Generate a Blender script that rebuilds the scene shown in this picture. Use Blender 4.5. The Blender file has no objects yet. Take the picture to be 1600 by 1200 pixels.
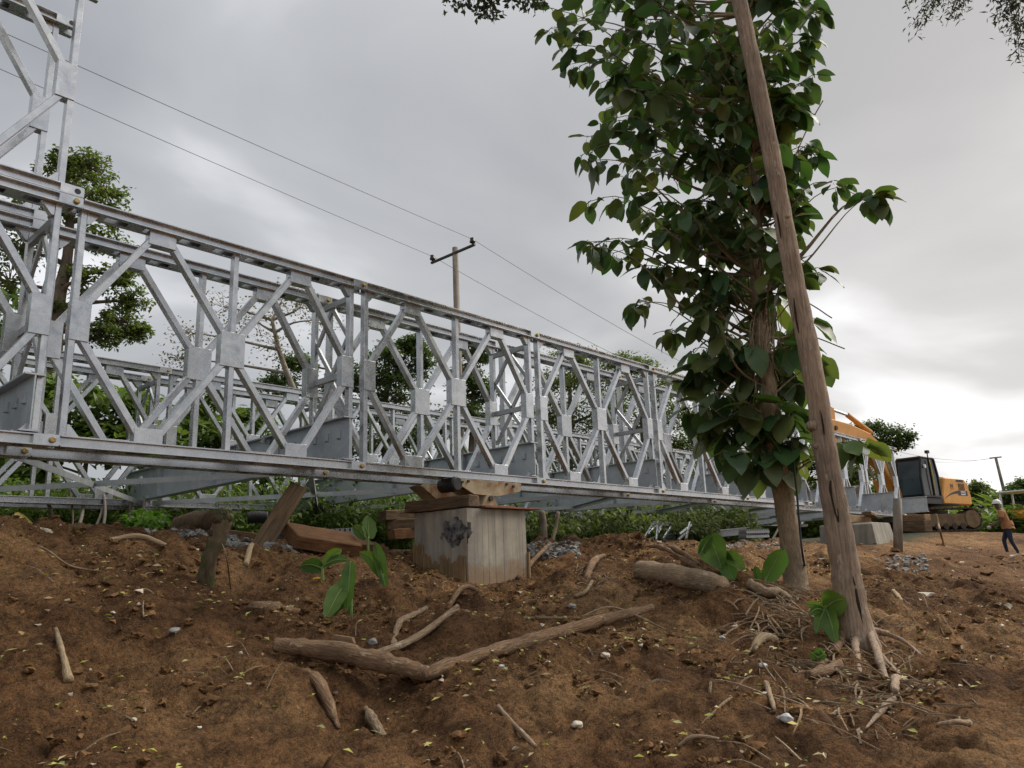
import bpy, bmesh, math, random
import numpy as np
from mathutils import Vector, Matrix, Euler, noise as mnoise

random.seed(7)
SC = bpy.context.scene
COL = SC.collection

# ------------------------------------------------------------------ camera, sky, sun, exposure
CAM_LOC = Vector((-2.0133, -6.9822, -1.1267))
CAM_ROT = Euler((1.8034, 0.0357, -0.8221), 'XYZ')
F_PX = 1205.1                                   # focal length in pixels of a 1600 px wide picture
cd = bpy.data.cameras.new('camera')
cam = bpy.data.objects.new('camera', cd)
COL.objects.link(cam)
cam.location = CAM_LOC
cam.rotation_euler = CAM_ROT
cd.sensor_fit = 'HORIZONTAL'
cd.sensor_width = 36.0
cd.lens = F_PX / 1600.0 * 36.0
cd.clip_start = 0.05
cd.clip_end = 3000.0
SC.camera = cam
CR = CAM_ROT.to_matrix()

SUN_EL = math.radians(46.0)
SUN_DIR = Vector((0.93, -0.36, 0.0)).normalized() * math.cos(SUN_EL) + Vector((0, 0, math.sin(SUN_EL)))
GLOW_DIR = Vector((0.95, -0.02, 0.30)).normalized()   # bright part of the cloud deck

world = bpy.data.worlds.new('World')
SC.world = world
world.use_nodes = True
wn, wl = world.node_tree.nodes, world.node_tree.links
wn.clear()


def wnode(t, **kw):
    n = wn.new(t)
    for k, v in kw.items():
        setattr(n, k, v)
    return n


def wmath(op, a, b=None, c=None):
    n = wn.new('ShaderNodeMath')
    n.operation = op
    for i, x in enumerate((a, b, c)):
        if x is None:
            continue
        if isinstance(x, (int, float)):
            n.inputs[i].default_value = x
        else:
            wl.new(x, n.inputs[i])
    return n.outputs[0]


w_out = wnode('ShaderNodeOutputWorld')
w_bg = wnode('ShaderNodeBackground')
wl.new(w_bg.outputs[0], w_out.inputs[0])
w_sky = wnode('ShaderNodeTexSky', sky_type='NISHITA', sun_disc=False)
w_sky.sun_elevation = SUN_EL
w_sky.sun_rotation = math.atan2(SUN_DIR.x, SUN_DIR.y)
w_sky.dust_density = 2.0
w_tc = wnode('ShaderNodeTexCoord')
w_sep = wnode('ShaderNodeSeparateXYZ')
wl.new(w_tc.outputs['Generated'], w_sep.inputs[0])
zz = wmath('MAXIMUM', w_sep.outputs[2], 0.0)
den = wmath('ADD', zz, 0.22)
cu = wmath('DIVIDE', w_sep.outputs[0], den)
cv = wmath('DIVIDE', w_sep.outputs[1], den)
w_cmb = wnode('ShaderNodeCombineXYZ')
wl.new(cu, w_cmb.inputs[0])
wl.new(cv, w_cmb.inputs[1])
w_n1 = wnode('ShaderNodeTexNoise')
w_n1.inputs['Scale'].default_value = 1.15
w_n1.inputs['Detail'].default_value = 6.0
w_n1.inputs['Roughness'].default_value = 0.42
w_n1.inputs['Distortion'].default_value = 0.4
w_off = wnode('ShaderNodeVectorMath', operation='ADD')
w_off.inputs[1].default_value = (3.1, 7.7, 0.0)
wl.new(w_cmb.outputs[0], w_off.inputs[0])
wl.new(w_off.outputs[0], w_n1.inputs['Vector'])
w_ramp = wnode('ShaderNodeValToRGB')
wl.new(w_n1.outputs['Fac'], w_ramp.inputs[0])
el = w_ramp.color_ramp.elements
el[0].position, el[0].color = 0.40, (0.31, 0.325, 0.35, 1)
el[1].position, el[1].color = 0.64, (0.76, 0.77, 0.80, 1)
e2 = el.new(0.54)
e2.color = (0.45, 0.462, 0.48, 1)
# thinner, brighter cloud towards the hidden sun and the horizon below it
w_dot = wnode('ShaderNodeVectorMath', operation='DOT_PRODUCT')
wl.new(w_tc.outputs['Generated'], w_dot.inputs[0])
w_dot.inputs[1].default_value = GLOW_DIR
glow = wmath('POWER', wmath('MAXIMUM', w_dot.outputs['Value'], 0.0), 5.0)
hz = wmath('POWER', wmath('SUBTRACT', 1.0, zz), 7.0)
gsum = wmath('ADD', wmath('MULTIPLY', glow, 0.27), wmath('MULTIPLY', hz, 0.10))
w_add = wnode('ShaderNodeMix', data_type='RGBA', blend_type='ADD')
w_add.inputs[0].default_value = 1.0
w_gc = wnode('ShaderNodeMix', data_type='RGBA', blend_type='MIX')
w_gc.inputs[6].default_value = (0, 0, 0, 1)
w_gc.inputs[7].default_value = (0.64, 0.52, 0.38, 1)
wl.new(gsum, w_gc.inputs[0])
wl.new(w_ramp.outputs[0], w_add.inputs[6])
wl.new(w_gc.outputs[2], w_add.inputs[7])
# a little of the clear sky shows through the deck
w_ss = wnode('ShaderNodeMix', data_type='RGBA', blend_type='MULTIPLY')
w_ss.inputs[0].default_value = 1.0
wl.new(w_sky.outputs[0], w_ss.inputs[6])
w_ss.inputs[7].default_value = (0.07, 0.07, 0.07, 1)
w_mix = wnode('ShaderNodeMix', data_type='RGBA', blend_type='MIX')
w_mix.inputs[0].default_value = 0.93
wl.new(w_ss.outputs[2], w_mix.inputs[6])
wl.new(w_add.outputs[2], w_mix.inputs[7])
wl.new(w_mix.outputs[2], w_bg.inputs[0])
w_bg.inputs[1].default_value = 0.50

sd = bpy.data.lights.new('sun', 'SUN')
sd.energy = 1.5
sd.angle = math.radians(40)
sd.color = (1.0, 0.94, 0.85)
sun = bpy.data.objects.new('sun', sd)
COL.objects.link(sun)
sun.rotation_euler = SUN_DIR.to_track_quat('Z', 'Y').to_euler()

SC.view_settings.view_transform = 'Standard'
SC.view_settings.look = 'None'
SC.view_settings.exposure = 1.32
SC.view_settings.gamma = 1.0
SC.view_settings.use_curve_mapping = False
SC.render.engine = 'CYCLES'
SC.cycles.use_denoising = True
SC.cycles.max_bounces = 5
SC.cycles.diffuse_bounces = 3
SC.cycles.glossy_bounces = 3
SC.cycles.transmission_bounces = 3
SC.cycles.caustics_reflective = False
SC.cycles.caustics_refractive = False


# ------------------------------------------------------------------ helpers: pixels of the photograph -> places
def ray(u, v):
    return CR @ Vector(((u - 800.0) / F_PX, -(v - 600.0) / F_PX, -1.0))


def at(u, v, dist):
    """the point seen at photo pixel (u, v) at a horizontal distance dist from the camera"""
    d = ray(u, v)
    return CAM_LOC + d * (dist / math.hypot(d.x, d.y))


def at_y(u, v, y):
    d = ray(u, v)
    return CAM_LOC + d * ((y - CAM_LOC.y) / d.y)


def at_z(u, v, z):
    d = ray(u, v)
    return CAM_LOC + d * ((z - CAM_LOC.z) / d.z)


# ------------------------------------------------------------------ helpers: meshes
class MB:
    def __init__(self):
        self.v, self.f, self.m = [], [], []

    def add(self, verts, faces, mi=0):
        b = len(self.v)
        self.v += [tuple(x) for x in verts]
        self.f += [tuple(b + i for i in f) for f in faces]
        self.m += [mi] * len(faces)

    def box(self, x0, x1, y0, y1, z0, z1, mi=0, M=None):
        vs = [(x0, y0, z0), (x1, y0, z0), (x1, y1, z0), (x0, y1, z0), (x0, y0, z1), (x1, y0, z1), (x1, y1, z1), (x0, y1, z1)]
        if M is not None:
            vs = [M @ Vector(q) for q in vs]
        self.add(vs, [(0, 3, 2, 1), (4, 5, 6, 7), (0, 1, 5, 4), (1, 2, 6, 5), (2, 3, 7, 6), (3, 0, 4, 7)], mi)

    def prism(self, prof, y0, y1, mi=0, M=None):
        """profile in (x, z), extruded along y"""
        n = len(prof)
        vs = [(x, y0, z) for x, z in prof] + [(x, y1, z) for x, z in prof]
        if M is not None:
            vs = [M @ Vector(q) for q in vs]
        fs = [tuple(range(n)), tuple(range(2 * n - 1, n - 1, -1))]
        fs += [(i, i + n, (i + 1) % n + n, (i + 1) % n) for i in range(n)]
        self.add(vs, fs, mi)

    def bar(self, a, b, w, h, up=Vector((0, 1, 0)), mi=0):
        """rectangular bar from a to b; w across `up`-perpendicular, h along up"""
        a, b = Vector(a), Vector(b)
        d = (b - a).normalized()
        s = d.cross(up)
        s = s.normalized() if s.length > 1e-6 else d.orthogonal().normalized()
        t = s.cross(d).normalized()
        vs = []
        for q in (a, b):
            for i, j in ((-1, -1), (1, -1), (1, 1), (-1, 1)):
                vs.append(q + s * (i * w / 2) + t * (j * h / 2))
        self.add(vs, [(0, 1, 2, 3), (7, 6, 5, 4), (0, 4, 5, 1), (1, 5, 6, 2), (2, 6, 7, 3), (3, 7, 4, 0)], mi)

    def tube(self, path, radii, sides=8, rough=0.0, caps=True, mi=0, seed=0.0):
        path = [Vector(q) for q in path]
        n = len(path)
        if isinstance(radii, (int, float)):
            radii = [radii] * n
        vs, fs = [], []
        ref = None
        for i, q in enumerate(path):
            d = (path[min(i + 1, n - 1)] - path[max(i - 1, 0)]).normalized()
            if ref is None:
                ref = d.orthogonal().normalized()
            s = (ref - d * ref.dot(d))
            s = s.normalized() if s.length > 1e-5 else d.orthogonal().normalized()
            ref = s
            t = d.cross(s)
            for k in range(sides):
                a = 2 * math.pi * k / sides
                r = radii[i]
                if rough:
                    o = q + (s * math.cos(a) + t * math.sin(a)) * r
                    r *= 1 + rough * mnoise.noise(o * (0.55 / max(r, 0.01)) + Vector((seed, 0, 0)))
                vs.append(q + (s * math.cos(a) + t * math.sin(a)) * r)
        for i in range(n - 1):
            for k in range(sides):
                k2 = (k + 1) % sides
                fs.append((i * sides + k, i * sides + k2, (i + 1) * sides + k2, (i + 1) * sides + k))
        if caps:
            fs.append(tuple(range(sides - 1, -1, -1)))
            fs.append(tuple((n - 1) * sides + k for k in range(sides)))
        self.add(vs, fs, mi)

    def cyl(self, a, b, r, sides=12, mi=0, r2=None):
        self.tube([a, b], [r, r if r2 is None else r2], sides, mi=mi)

    def mesh(self, name, mats, smooth=False, bevel=0.0):
        me = bpy.data.meshes.new(name)
        me.from_pydata(self.v, [], self.f)
        if not isinstance(mats, (list, tuple)):
            mats = [mats]
        for m in mats:
            me.materials.append(m)
        if len(mats) > 1:
            me.polygons.foreach_set('material_index', self.m)
        if bevel > 0:
            bm = bmesh.new()
            bm.from_mesh(me)
            bmesh.ops.remove_doubles(bm, verts=bm.verts, dist=1e-5)
            bmesh.ops.bevel(bm, geom=list(bm.edges), offset=bevel, segments=1, affect='EDGES', clamp_overlap=True)
            bm.to_mesh(me)
            bm.free()
        if smooth:
            me.polygons.foreach_set('use_smooth', [True] * len(me.polygons))
        me.update()
        return me

    def build(self, name, mats, parent=None, smooth=False, bevel=0.0):
        return link(name, self.mesh(name, mats, smooth, bevel), parent)


def link(name, me, parent=None, loc=None, rot=None):
    o = bpy.data.objects.new(name, me)
    COL.objects.link(o)
    if parent is not None:
        o.parent = parent
    if loc is not None:
        o.location = loc
    if rot is not None:
        o.rotation_euler = rot
    return o


def tag(o, label=None, cat=None, group=None, kind=None):
    if label:
        o['label'] = label
    if cat:
        o['category'] = cat
    if group:
        o['group'] = group
    if kind:
        o['kind'] = kind
    return o


def thing(name, label, cat, loc=(0, 0, 0), rot=(0, 0, 0), group=None):
    o = link(name, None, None, loc, rot)
    o.empty_display_size = 0.2
    return tag(o, label, cat, group)


# ------------------------------------------------------------------ materials
def mat_base(name):
    m = bpy.data.materials.new(name)
    m.use_nodes = True
    nt = m.node_tree
    return m, nt, nt.nodes['Principled BSDF'], nt.nodes['Material Output']


def noise_node(nt, scale, detail=4.0, rough=0.55, vec=None, dist=0.0):
    n = nt.nodes.new('ShaderNodeTexNoise')
    n.inputs['Scale'].default_value = scale
    n.inputs['Detail'].default_value = detail
    n.inputs['Roughness'].default_value = rough
    n.inputs['Distortion'].default_value = dist
    if vec is not None:
        nt.links.new(vec, n.inputs['Vector'])
    return n


def ramp_node(nt, fac, stops):
    r = nt.nodes.new('ShaderNodeValToRGB')
    nt.links.new(fac, r.inputs[0])
    e = r.color_ramp.elements
    e[0].position, e[0].color = stops[0][0], (*stops[0][1], 1)
    e[1].position, e[1].color = stops[-1][0], (*stops[-1][1], 1)
    for p, c in stops[1:-1]:
        q = e.new(p)
        q.color = (*c, 1)
    return r


def mix_node(nt, fac, a, b, mode='MIX'):
    n = nt.nodes.new('ShaderNodeMix')
    n.data_type = 'RGBA'
    n.blend_type = mode
    for i, x in ((0, fac), (6, a), (7, b)):
        if isinstance(x, (int, float)):
            n.inputs[i].default_value = x
        elif isinstance(x, tuple):
            n.inputs[i].default_value = (*x, 1)
        else:
            nt.links.new(x, n.inputs[i])
    return n.outputs[2]


def bump_node(nt, height, strength, distance, bsdf):
    b = nt.nodes.new('ShaderNodeBump')
    b.inputs['Strength'].default_value = strength
    b.inputs['Distance'].default_value = distance
    nt.links.new(height, b.inputs['Height'])
    nt.links.new(b.outputs[0], bsdf.inputs['Normal'])
    return b


def coords(nt, kind='Object', scale=(1, 1, 1), random_shift=True):
    tc = nt.nodes.new('ShaderNodeTexCoord')
    mp = nt.nodes.new('ShaderNodeMapping')
    mp.inputs['Scale'].default_value = scale
    nt.links.new(tc.outputs[kind], mp.inputs[0])
    if random_shift:
        oi = nt.nodes.new('ShaderNodeObjectInfo')
        mu = nt.nodes.new('ShaderNodeMath')
        mu.operation = 'MULTIPLY'
        mu.inputs[1].default_value = 37.0
        nt.links.new(oi.outputs['Random'], mu.inputs[0])
        nt.links.new(mu.outputs[0], mp.inputs['Location'])
    return mp.outputs[0]


def simple_mat(name, col, rough=0.6, metal=0.0, var=0.25, scale=6.0, bump=0.0, bscale=30.0, stretch=(1, 1, 1), spec=0.5):
    m, nt, b, _ = mat_base(name)
    v = coords(nt, 'Object', stretch)
    n = noise_node(nt, scale, 5, 0.6, v)
    lo = tuple(c * (1 - var) for c in col)
    hi = tuple(min(1, c * (1 + var)) for c in col)
    r = ramp_node(nt, n.outputs['Fac'], [(0.3, lo), (0.7, hi)])
    nt.links.new(r.outputs[0], b.inputs['Base Color'])
    b.inputs['Roughness'].default_value = rough
    b.inputs['Metallic'].default_value = metal
    b.inputs['Specular IOR Level'].default_value = spec
    if bump:
        n2 = noise_node(nt, bscale, 5, 0.6, v)
        bump_node(nt, n2.outputs['Fac'], bump, 0.02, b)
    return m


def galv_mat(name, lo, hi, metal, r0, r1):
    m, nt, b, _ = mat_base(name)
    v = coords(nt)
    n = noise_node(nt, 7.0, 6, 0.65, v, 0.6)
    n2 = noise_node(nt, 1.6, 3, 0.5, v)
    vo = nt.nodes.new('ShaderNodeTexVoronoi')
    vo.inputs['Scale'].default_value = 55.0
    nt.links.new(v, vo.inputs['Vector'])
    r = ramp_node(nt, n.outputs['Fac'], [(0.28, lo), (0.72, hi)])
    c1 = mix_node(nt, 0.10, r.outputs[0], vo.outputs['Color'], 'SOFT_LIGHT')
    r2 = ramp_node(nt, n2.outputs['Fac'], [(0.3, (0.80, 0.81, 0.84)), (0.7, (1.0, 0.99, 0.96))])
    c2 = mix_node(nt, 1.0, c1, r2.outputs[0], 'MULTIPLY')
    # drips and grubby handling marks
    n3 = noise_node(nt, 3.3, 8, 0.72, coords(nt, 'Object', (1, 1, 0.35)))
    r3 = ramp_node(nt, n3.outputs['Fac'], [(0.58, (1, 1, 1)), (0.72, (0.78, 0.765, 0.74)), (0.86, (0.60, 0.53, 0.45))])
    c3 = mix_node(nt, 1.0, c2, r3.outputs[0], 'MULTIPLY')
    nt.links.new(c3, b.inputs['Base Color'])
    b.inputs['Metallic'].default_value = metal
    rr = nt.nodes.new('ShaderNodeMapRange')
    rr.inputs['To Min'].default_value = r0
    rr.inputs['To Max'].default_value = r1
    nt.links.new(n.outputs['Fac'], rr.inputs['Value'])
    nt.links.new(rr.outputs[0], b.inputs['Roughness'])
    bump_node(nt, n.outputs['Fac'], 0.12, 0.01, b)
    return m


def leaf_mat(name, cols, trans=0.35, rough=0.5, spec=0.35):
    """leaf: colour varies leaf by leaf, some light comes through"""
    m, nt, b, out = mat_base(name)
    geo = nt.nodes.new('ShaderNodeNewGeometry')
    oi = nt.nodes.new('ShaderNodeObjectInfo')
    ad = nt.nodes.new('ShaderNodeMath')
    ad.operation = 'ADD'
    nt.links.new(geo.outputs['Random Per Island'], ad.inputs[0])
    nt.links.new(oi.outputs['Random'], ad.inputs[1])
    fr = nt.nodes.new('ShaderNodeMath')
    fr.operation = 'FRACT'
    nt.links.new(ad.outputs[0], fr.inputs[0])
    k = len(cols)
    r = ramp_node(nt, fr.outputs[0], [(i / (k - 1), c) for i, c in enumerate(cols)])
    bl = noise_node(nt, 7.0, 3, 0.6, coords(nt, 'Object', (1, 1, 1), False))
    rb = ramp_node(nt, bl.outputs['Fac'], [(0.3, (0.70, 0.72, 0.70)), (0.7, (1.25, 1.22, 1.1))])
    cc = mix_node(nt, 1.0, r.outputs[0], rb.outputs[0], 'MULTIPLY')
    nt.links.new(cc, b.inputs['Base Color'])
    b.inputs['Roughness'].default_value = rough
    b.inputs['Specular IOR Level'].default_value = spec
    if trans <= 0:
        return m
    t = nt.nodes.new('ShaderNodeBsdfTranslucent')
    tc = mix_node(nt, 1.0, r.outputs[0], (1.5, 1.7, 0.7), 'MULTIPLY')
    nt.links.new(tc, t.inputs['Color'])
    mx = nt.nodes.new('ShaderNodeMixShader')
    mx.inputs[0].default_value = trans
    nt.links.new(b.outputs[0], mx.inputs[1])
    nt.links.new(t.outputs[0], mx.inputs[2])
    nt.links.new(mx.outputs[0], out.inputs[0])
    return m


def wood_mat(name, lo, mid, hi, grain=(42, 42, 2.6), rough=0.85, bump=0.5, dirt=None, flecks=None):
    m, nt, b, _ = mat_base(name)
    v = coords(nt, 'Object', grain)
    n = noise_node(nt, 1.0, 7, 0.65, v, 0.7)
    n2 = noise_node(nt, 2.2, 5, 0.6, coords(nt, 'Object'))
    r = ramp_node(nt, n.outputs['Fac'], [(0.3, lo), (0.5, mid), (0.7, hi)])
    r2 = ramp_node(nt, n2.outputs['Fac'], [(0.35, (0.62, 0.62, 0.62)), (0.65, (1.1, 1.08, 1.05))])
    c = mix_node(nt, 1.0, r.outputs[0], r2.outputs[0], 'MULTIPLY')
    if flecks:
        n4 = noise_node(nt, 3.2, 3, 0.6, coords(nt, 'Object', (7, 7, 2.4)))
        r4 = ramp_node(nt, n4.outputs['Fac'], [(0.62, (0, 0, 0)), (0.67, (0.8, 0.8, 0.8))])
        c = mix_node(nt, r4.outputs[0], c, flecks)
        n5 = noise_node(nt, 2.0, 5, 0.7, coords(nt, 'Object', (10, 10, 1.2)))
        r5 = ramp_node(nt, n5.outputs['Fac'], [(0.30, (0.25, 0.22, 0.20)), (0.38, (1, 1, 1))])
        c = mix_node(nt, 1.0, c, r5.outputs[0], 'MULTIPLY')
    if dirt:
        n3 = noise_node(nt, 4.0, 6, 0.7, coords(nt, 'Object'))
        r3 = ramp_node(nt, n3.outputs['Fac'], [(0.52, (0, 0, 0)), (0.62, (1, 1, 1))])
        c = mix_node(nt, r3.outputs[0], c, dirt)
    nt.links.new(c, b.inputs['Base Color'])
    b.inputs['Roughness'].default_value = rough
    b.inputs['Specular IOR Level'].default_value = 0.25
    bump_node(nt, n.outputs['Fac'], bump, 0.02, b)
    return m


M = {}
M['galv'] = galv_mat('galvanised_steel', (0.52, 0.54, 0.56), (0.82, 0.825, 0.83), 0.88, 0.17, 0.38)
M['galv_blue'] = galv_mat('galvanised_beam', (0.47, 0.525, 0.57), (0.64, 0.69, 0.725), 0.55, 0.34, 0.55)
M['galv_dull'] = galv_mat('weathered_zinc', (0.38, 0.405, 0.42), (0.56, 0.58, 0.59), 0.6, 0.36, 0.58)
M['pin'] = simple_mat('zinc_passivated_pin', (0.46, 0.34, 0.13), 0.42, 0.75, 0.35, 30)
M['rust'] = simple_mat('rusty_plate', (0.20, 0.085, 0.045), 0.85, 0.1, 0.5, 9, 0.3, 60)
M['tan_steel'] = wood_mat('stained_roller_paint', (0.30, 0.22, 0.13), (0.42, 0.34, 0.22), (0.50, 0.42, 0.30), (3, 3, 3), 0.6, 0.1, (0.22, 0.10, 0.04))
M['dark_steel'] = simple_mat('dark_steel', (0.05, 0.048, 0.045), 0.5, 0.6, 0.4, 12)
M['timber_old'] = wood_mat('old_timber', (0.09, 0.06, 0.035), (0.17, 0.115, 0.07), (0.26, 0.19, 0.12))
M['timber_red'] = wood_mat('red_hardwood', (0.13, 0.062, 0.030), (0.215, 0.110, 0.053), (0.30, 0.170, 0.088))
M['timber_pale'] = wood_mat('pale_timber', (0.22, 0.14, 0.07), (0.33, 0.22, 0.12), (0.42, 0.30, 0.18))
M['bark_pole'] = wood_mat('peeled_trunk', (0.25, 0.170, 0.120), (0.42, 0.310, 0.225), (0.56, 0.44, 0.335), (55, 55, 4.0), 0.85, 1.0, flecks=(0.52, 0.42, 0.33))
M['bark_tree'] = wood_mat('grey_bark', (0.22, 0.16, 0.105), (0.34, 0.26, 0.17), (0.46, 0.37, 0.255), (50, 50, 14), 0.9, 1.0, flecks=(0.40, 0.33, 0.24))
M['bark_far'] = wood_mat('far_bark', (0.10, 0.075, 0.055), (0.19, 0.145, 0.11), (0.30, 0.24, 0.19), (5, 5, 1))
M['bark_pale'] = wood_mat('pale_bark', (0.22, 0.19, 0.15), (0.33, 0.29, 0.24), (0.45, 0.41, 0.35), (5, 5, 1))
M['log'] = wood_mat('fallen_log_bark', (0.14, 0.085, 0.05), (0.27, 0.17, 0.10), (0.44, 0.31, 0.20), (90, 90, 9), 0.9, 1.0, flecks=(0.46, 0.34, 0.23))
M['stick'] = wood_mat('dead_wood', (0.22, 0.15, 0.09), (0.37, 0.265, 0.17), (0.56, 0.44, 0.30), (90, 90, 8), 0.9, 1.0, flecks=(0.55, 0.45, 0.33))
M['splinter'] = wood_mat('split_wood', (0.34, 0.24, 0.14), (0.46, 0.34, 0.21), (0.60, 0.48, 0.33), (90, 90, 6), 0.9, 0.9)
M['stump'] = wood_mat('mossy_stump', (0.07, 0.05, 0.03), (0.14, 0.105, 0.065), (0.21, 0.17, 0.11), (10, 10, 4), 0.95, 0.9, (0.06, 0.075, 0.025))
M['pole_wood'] = wood_mat('utility_pole_wood', (0.17, 0.145, 0.115), (0.26, 0.225, 0.18), (0.34, 0.30, 0.25), (10, 10, 1))
M['black'] = simple_mat('black_rubber', (0.018, 0.018, 0.018), 0.7, 0, 0.3, 8)
M['wire'] = simple_mat('dark_wire', (0.09, 0.09, 0.09), 0.6, 0, 0.1, 3)
M['porcelain'] = simple_mat('dark_insulator', (0.035, 0.03, 0.03), 0.3, 0, 0.2, 3)
M['yellow'] = simple_mat('machine_yellow', (0.66, 0.30, 0.035), 0.42, 0, 0.16, 3.0)
M['orange_boom'] = simple_mat('dusty_machine_yellow', (0.62, 0.29, 0.06), 0.5, 0, 0.2, 2.0)
M['glass_dark'] = simple_mat('cab_glass', (0.012, 0.017, 0.021), 0.15, 0, 0.2, 2.0, spec=0.25)
M['glass_blue'] = simple_mat('windscreen_glass', (0.045, 0.075, 0.092), 0.15, 0, 0.2, 2.0, spec=0.3)
M['cab_black'] = simple_mat('cab_frame', (0.016, 0.016, 0.018), 0.5, 0, 0.3, 4)
M['white'] = simple_mat('white_plastic', (0.78, 0.78, 0.78), 0.35, 0, 0.05, 3)
M['mud'] = simple_mat('dried_mud', (0.19, 0.135, 0.075), 0.95, 0, 0.35, 4, 0.8, 14)
M['mud_dark'] = simple_mat('wet_track_mud', (0.065, 0.045, 0.03), 0.8, 0, 0.5, 6, 0.8, 14)
M['skin'] = simple_mat('skin', (0.105, 0.055, 0.035), 0.55, 0, 0.1, 8)
M['shirt'] = simple_mat('rust_orange_shirt', (0.40, 0.19, 0.085), 0.9, 0, 0.2, 5, 0.3, 10)
M['jeans'] = simple_mat('blue_jeans', (0.022, 0.034, 0.062), 0.9, 0, 0.3, 7)
M['tarp'] = simple_mat('yellow_sheet', (0.58, 0.46, 0.12), 0.6, 0, 0.3, 4)
M['tarp_pale'] = simple_mat('pale_sheet', (0.52, 0.46, 0.34), 0.7, 0, 0.3, 5)
M['litter_white'] = simple_mat('pale_scrap', (0.46, 0.46, 0.44), 0.6, 0, 0.15, 5)
M['stone'] = simple_mat('pale_stone', (0.60, 0.53, 0.42), 0.9, 0, 0.3, 9, 0.4, 30)
M['leaf_teak'] = leaf_mat('teak_leaf', [(0.045, 0.092, 0.040), (0.062, 0.135, 0.050), (0.105, 0.165, 0.050), (0.070, 0.125, 0.075), (0.165, 0.185, 0.060), (0.050, 0.100, 0.060), (0.130, 0.150, 0.055)], 0.28, 0.42, 0.45)
M['leaf_young'] = leaf_mat('young_leaf', [(0.10, 0.20, 0.03), (0.16, 0.30, 0.04), (0.12, 0.24, 0.04)], 0.35)
M['leaf_banana'] = leaf_mat('banana_leaf', [(0.062, 0.135, 0.036), (0.095, 0.185, 0.045), (0.165, 0.265, 0.055)], 0.35, 0.4)
M['leaf_vein'] = leaf_mat('banana_midrib', [(0.24, 0.36, 0.12), (0.30, 0.40, 0.15)], 0.2)
M['leaf_dark'] = leaf_mat('dark_tree_leaf', [(0.045, 0.070, 0.032), (0.072, 0.108, 0.046), (0.110, 0.145, 0.060), (0.060, 0.088, 0.042)], 0.42)
M['leaf_mid'] = leaf_mat('mid_tree_leaf', [(0.075, 0.105, 0.038), (0.115, 0.155, 0.052), (0.170, 0.200, 0.075), (0.085, 0.120, 0.045), (0.140, 0.150, 0.065)], 0.42)
M['leaf_bright'] = leaf_mat('bright_shrub_leaf', [(0.085, 0.135, 0.040), (0.140, 0.205, 0.058), (0.205, 0.265, 0.085), (0.105, 0.160, 0.050), (0.170, 0.200, 0.075)], 0.35)
M['leaf_dry'] = leaf_mat('dry_twig_leaf', [(0.15, 0.125, 0.075), (0.20, 0.165, 0.10), (0.12, 0.125, 0.06)], 0.3)
M['leaf_pine'] = leaf_mat('hanging_leaf', [(0.031, 0.050, 0.031), (0.054, 0.074, 0.046), (0.074, 0.090, 0.054)], 0.2)
M['leaf_fallen'] = leaf_mat('fallen_leaf', [(0.50, 0.48, 0.14), (0.42, 0.48, 0.13), (0.60, 0.48, 0.15), (0.30, 0.19, 0.10), (0.52, 0.42, 0.26), (0.34, 0.42, 0.13)], 0.1)
M['leaf_yellow'] = leaf_mat('yellow_leaf', [(0.62, 0.36, 0.03), (0.66, 0.40, 0.03)], 0.2)


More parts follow.
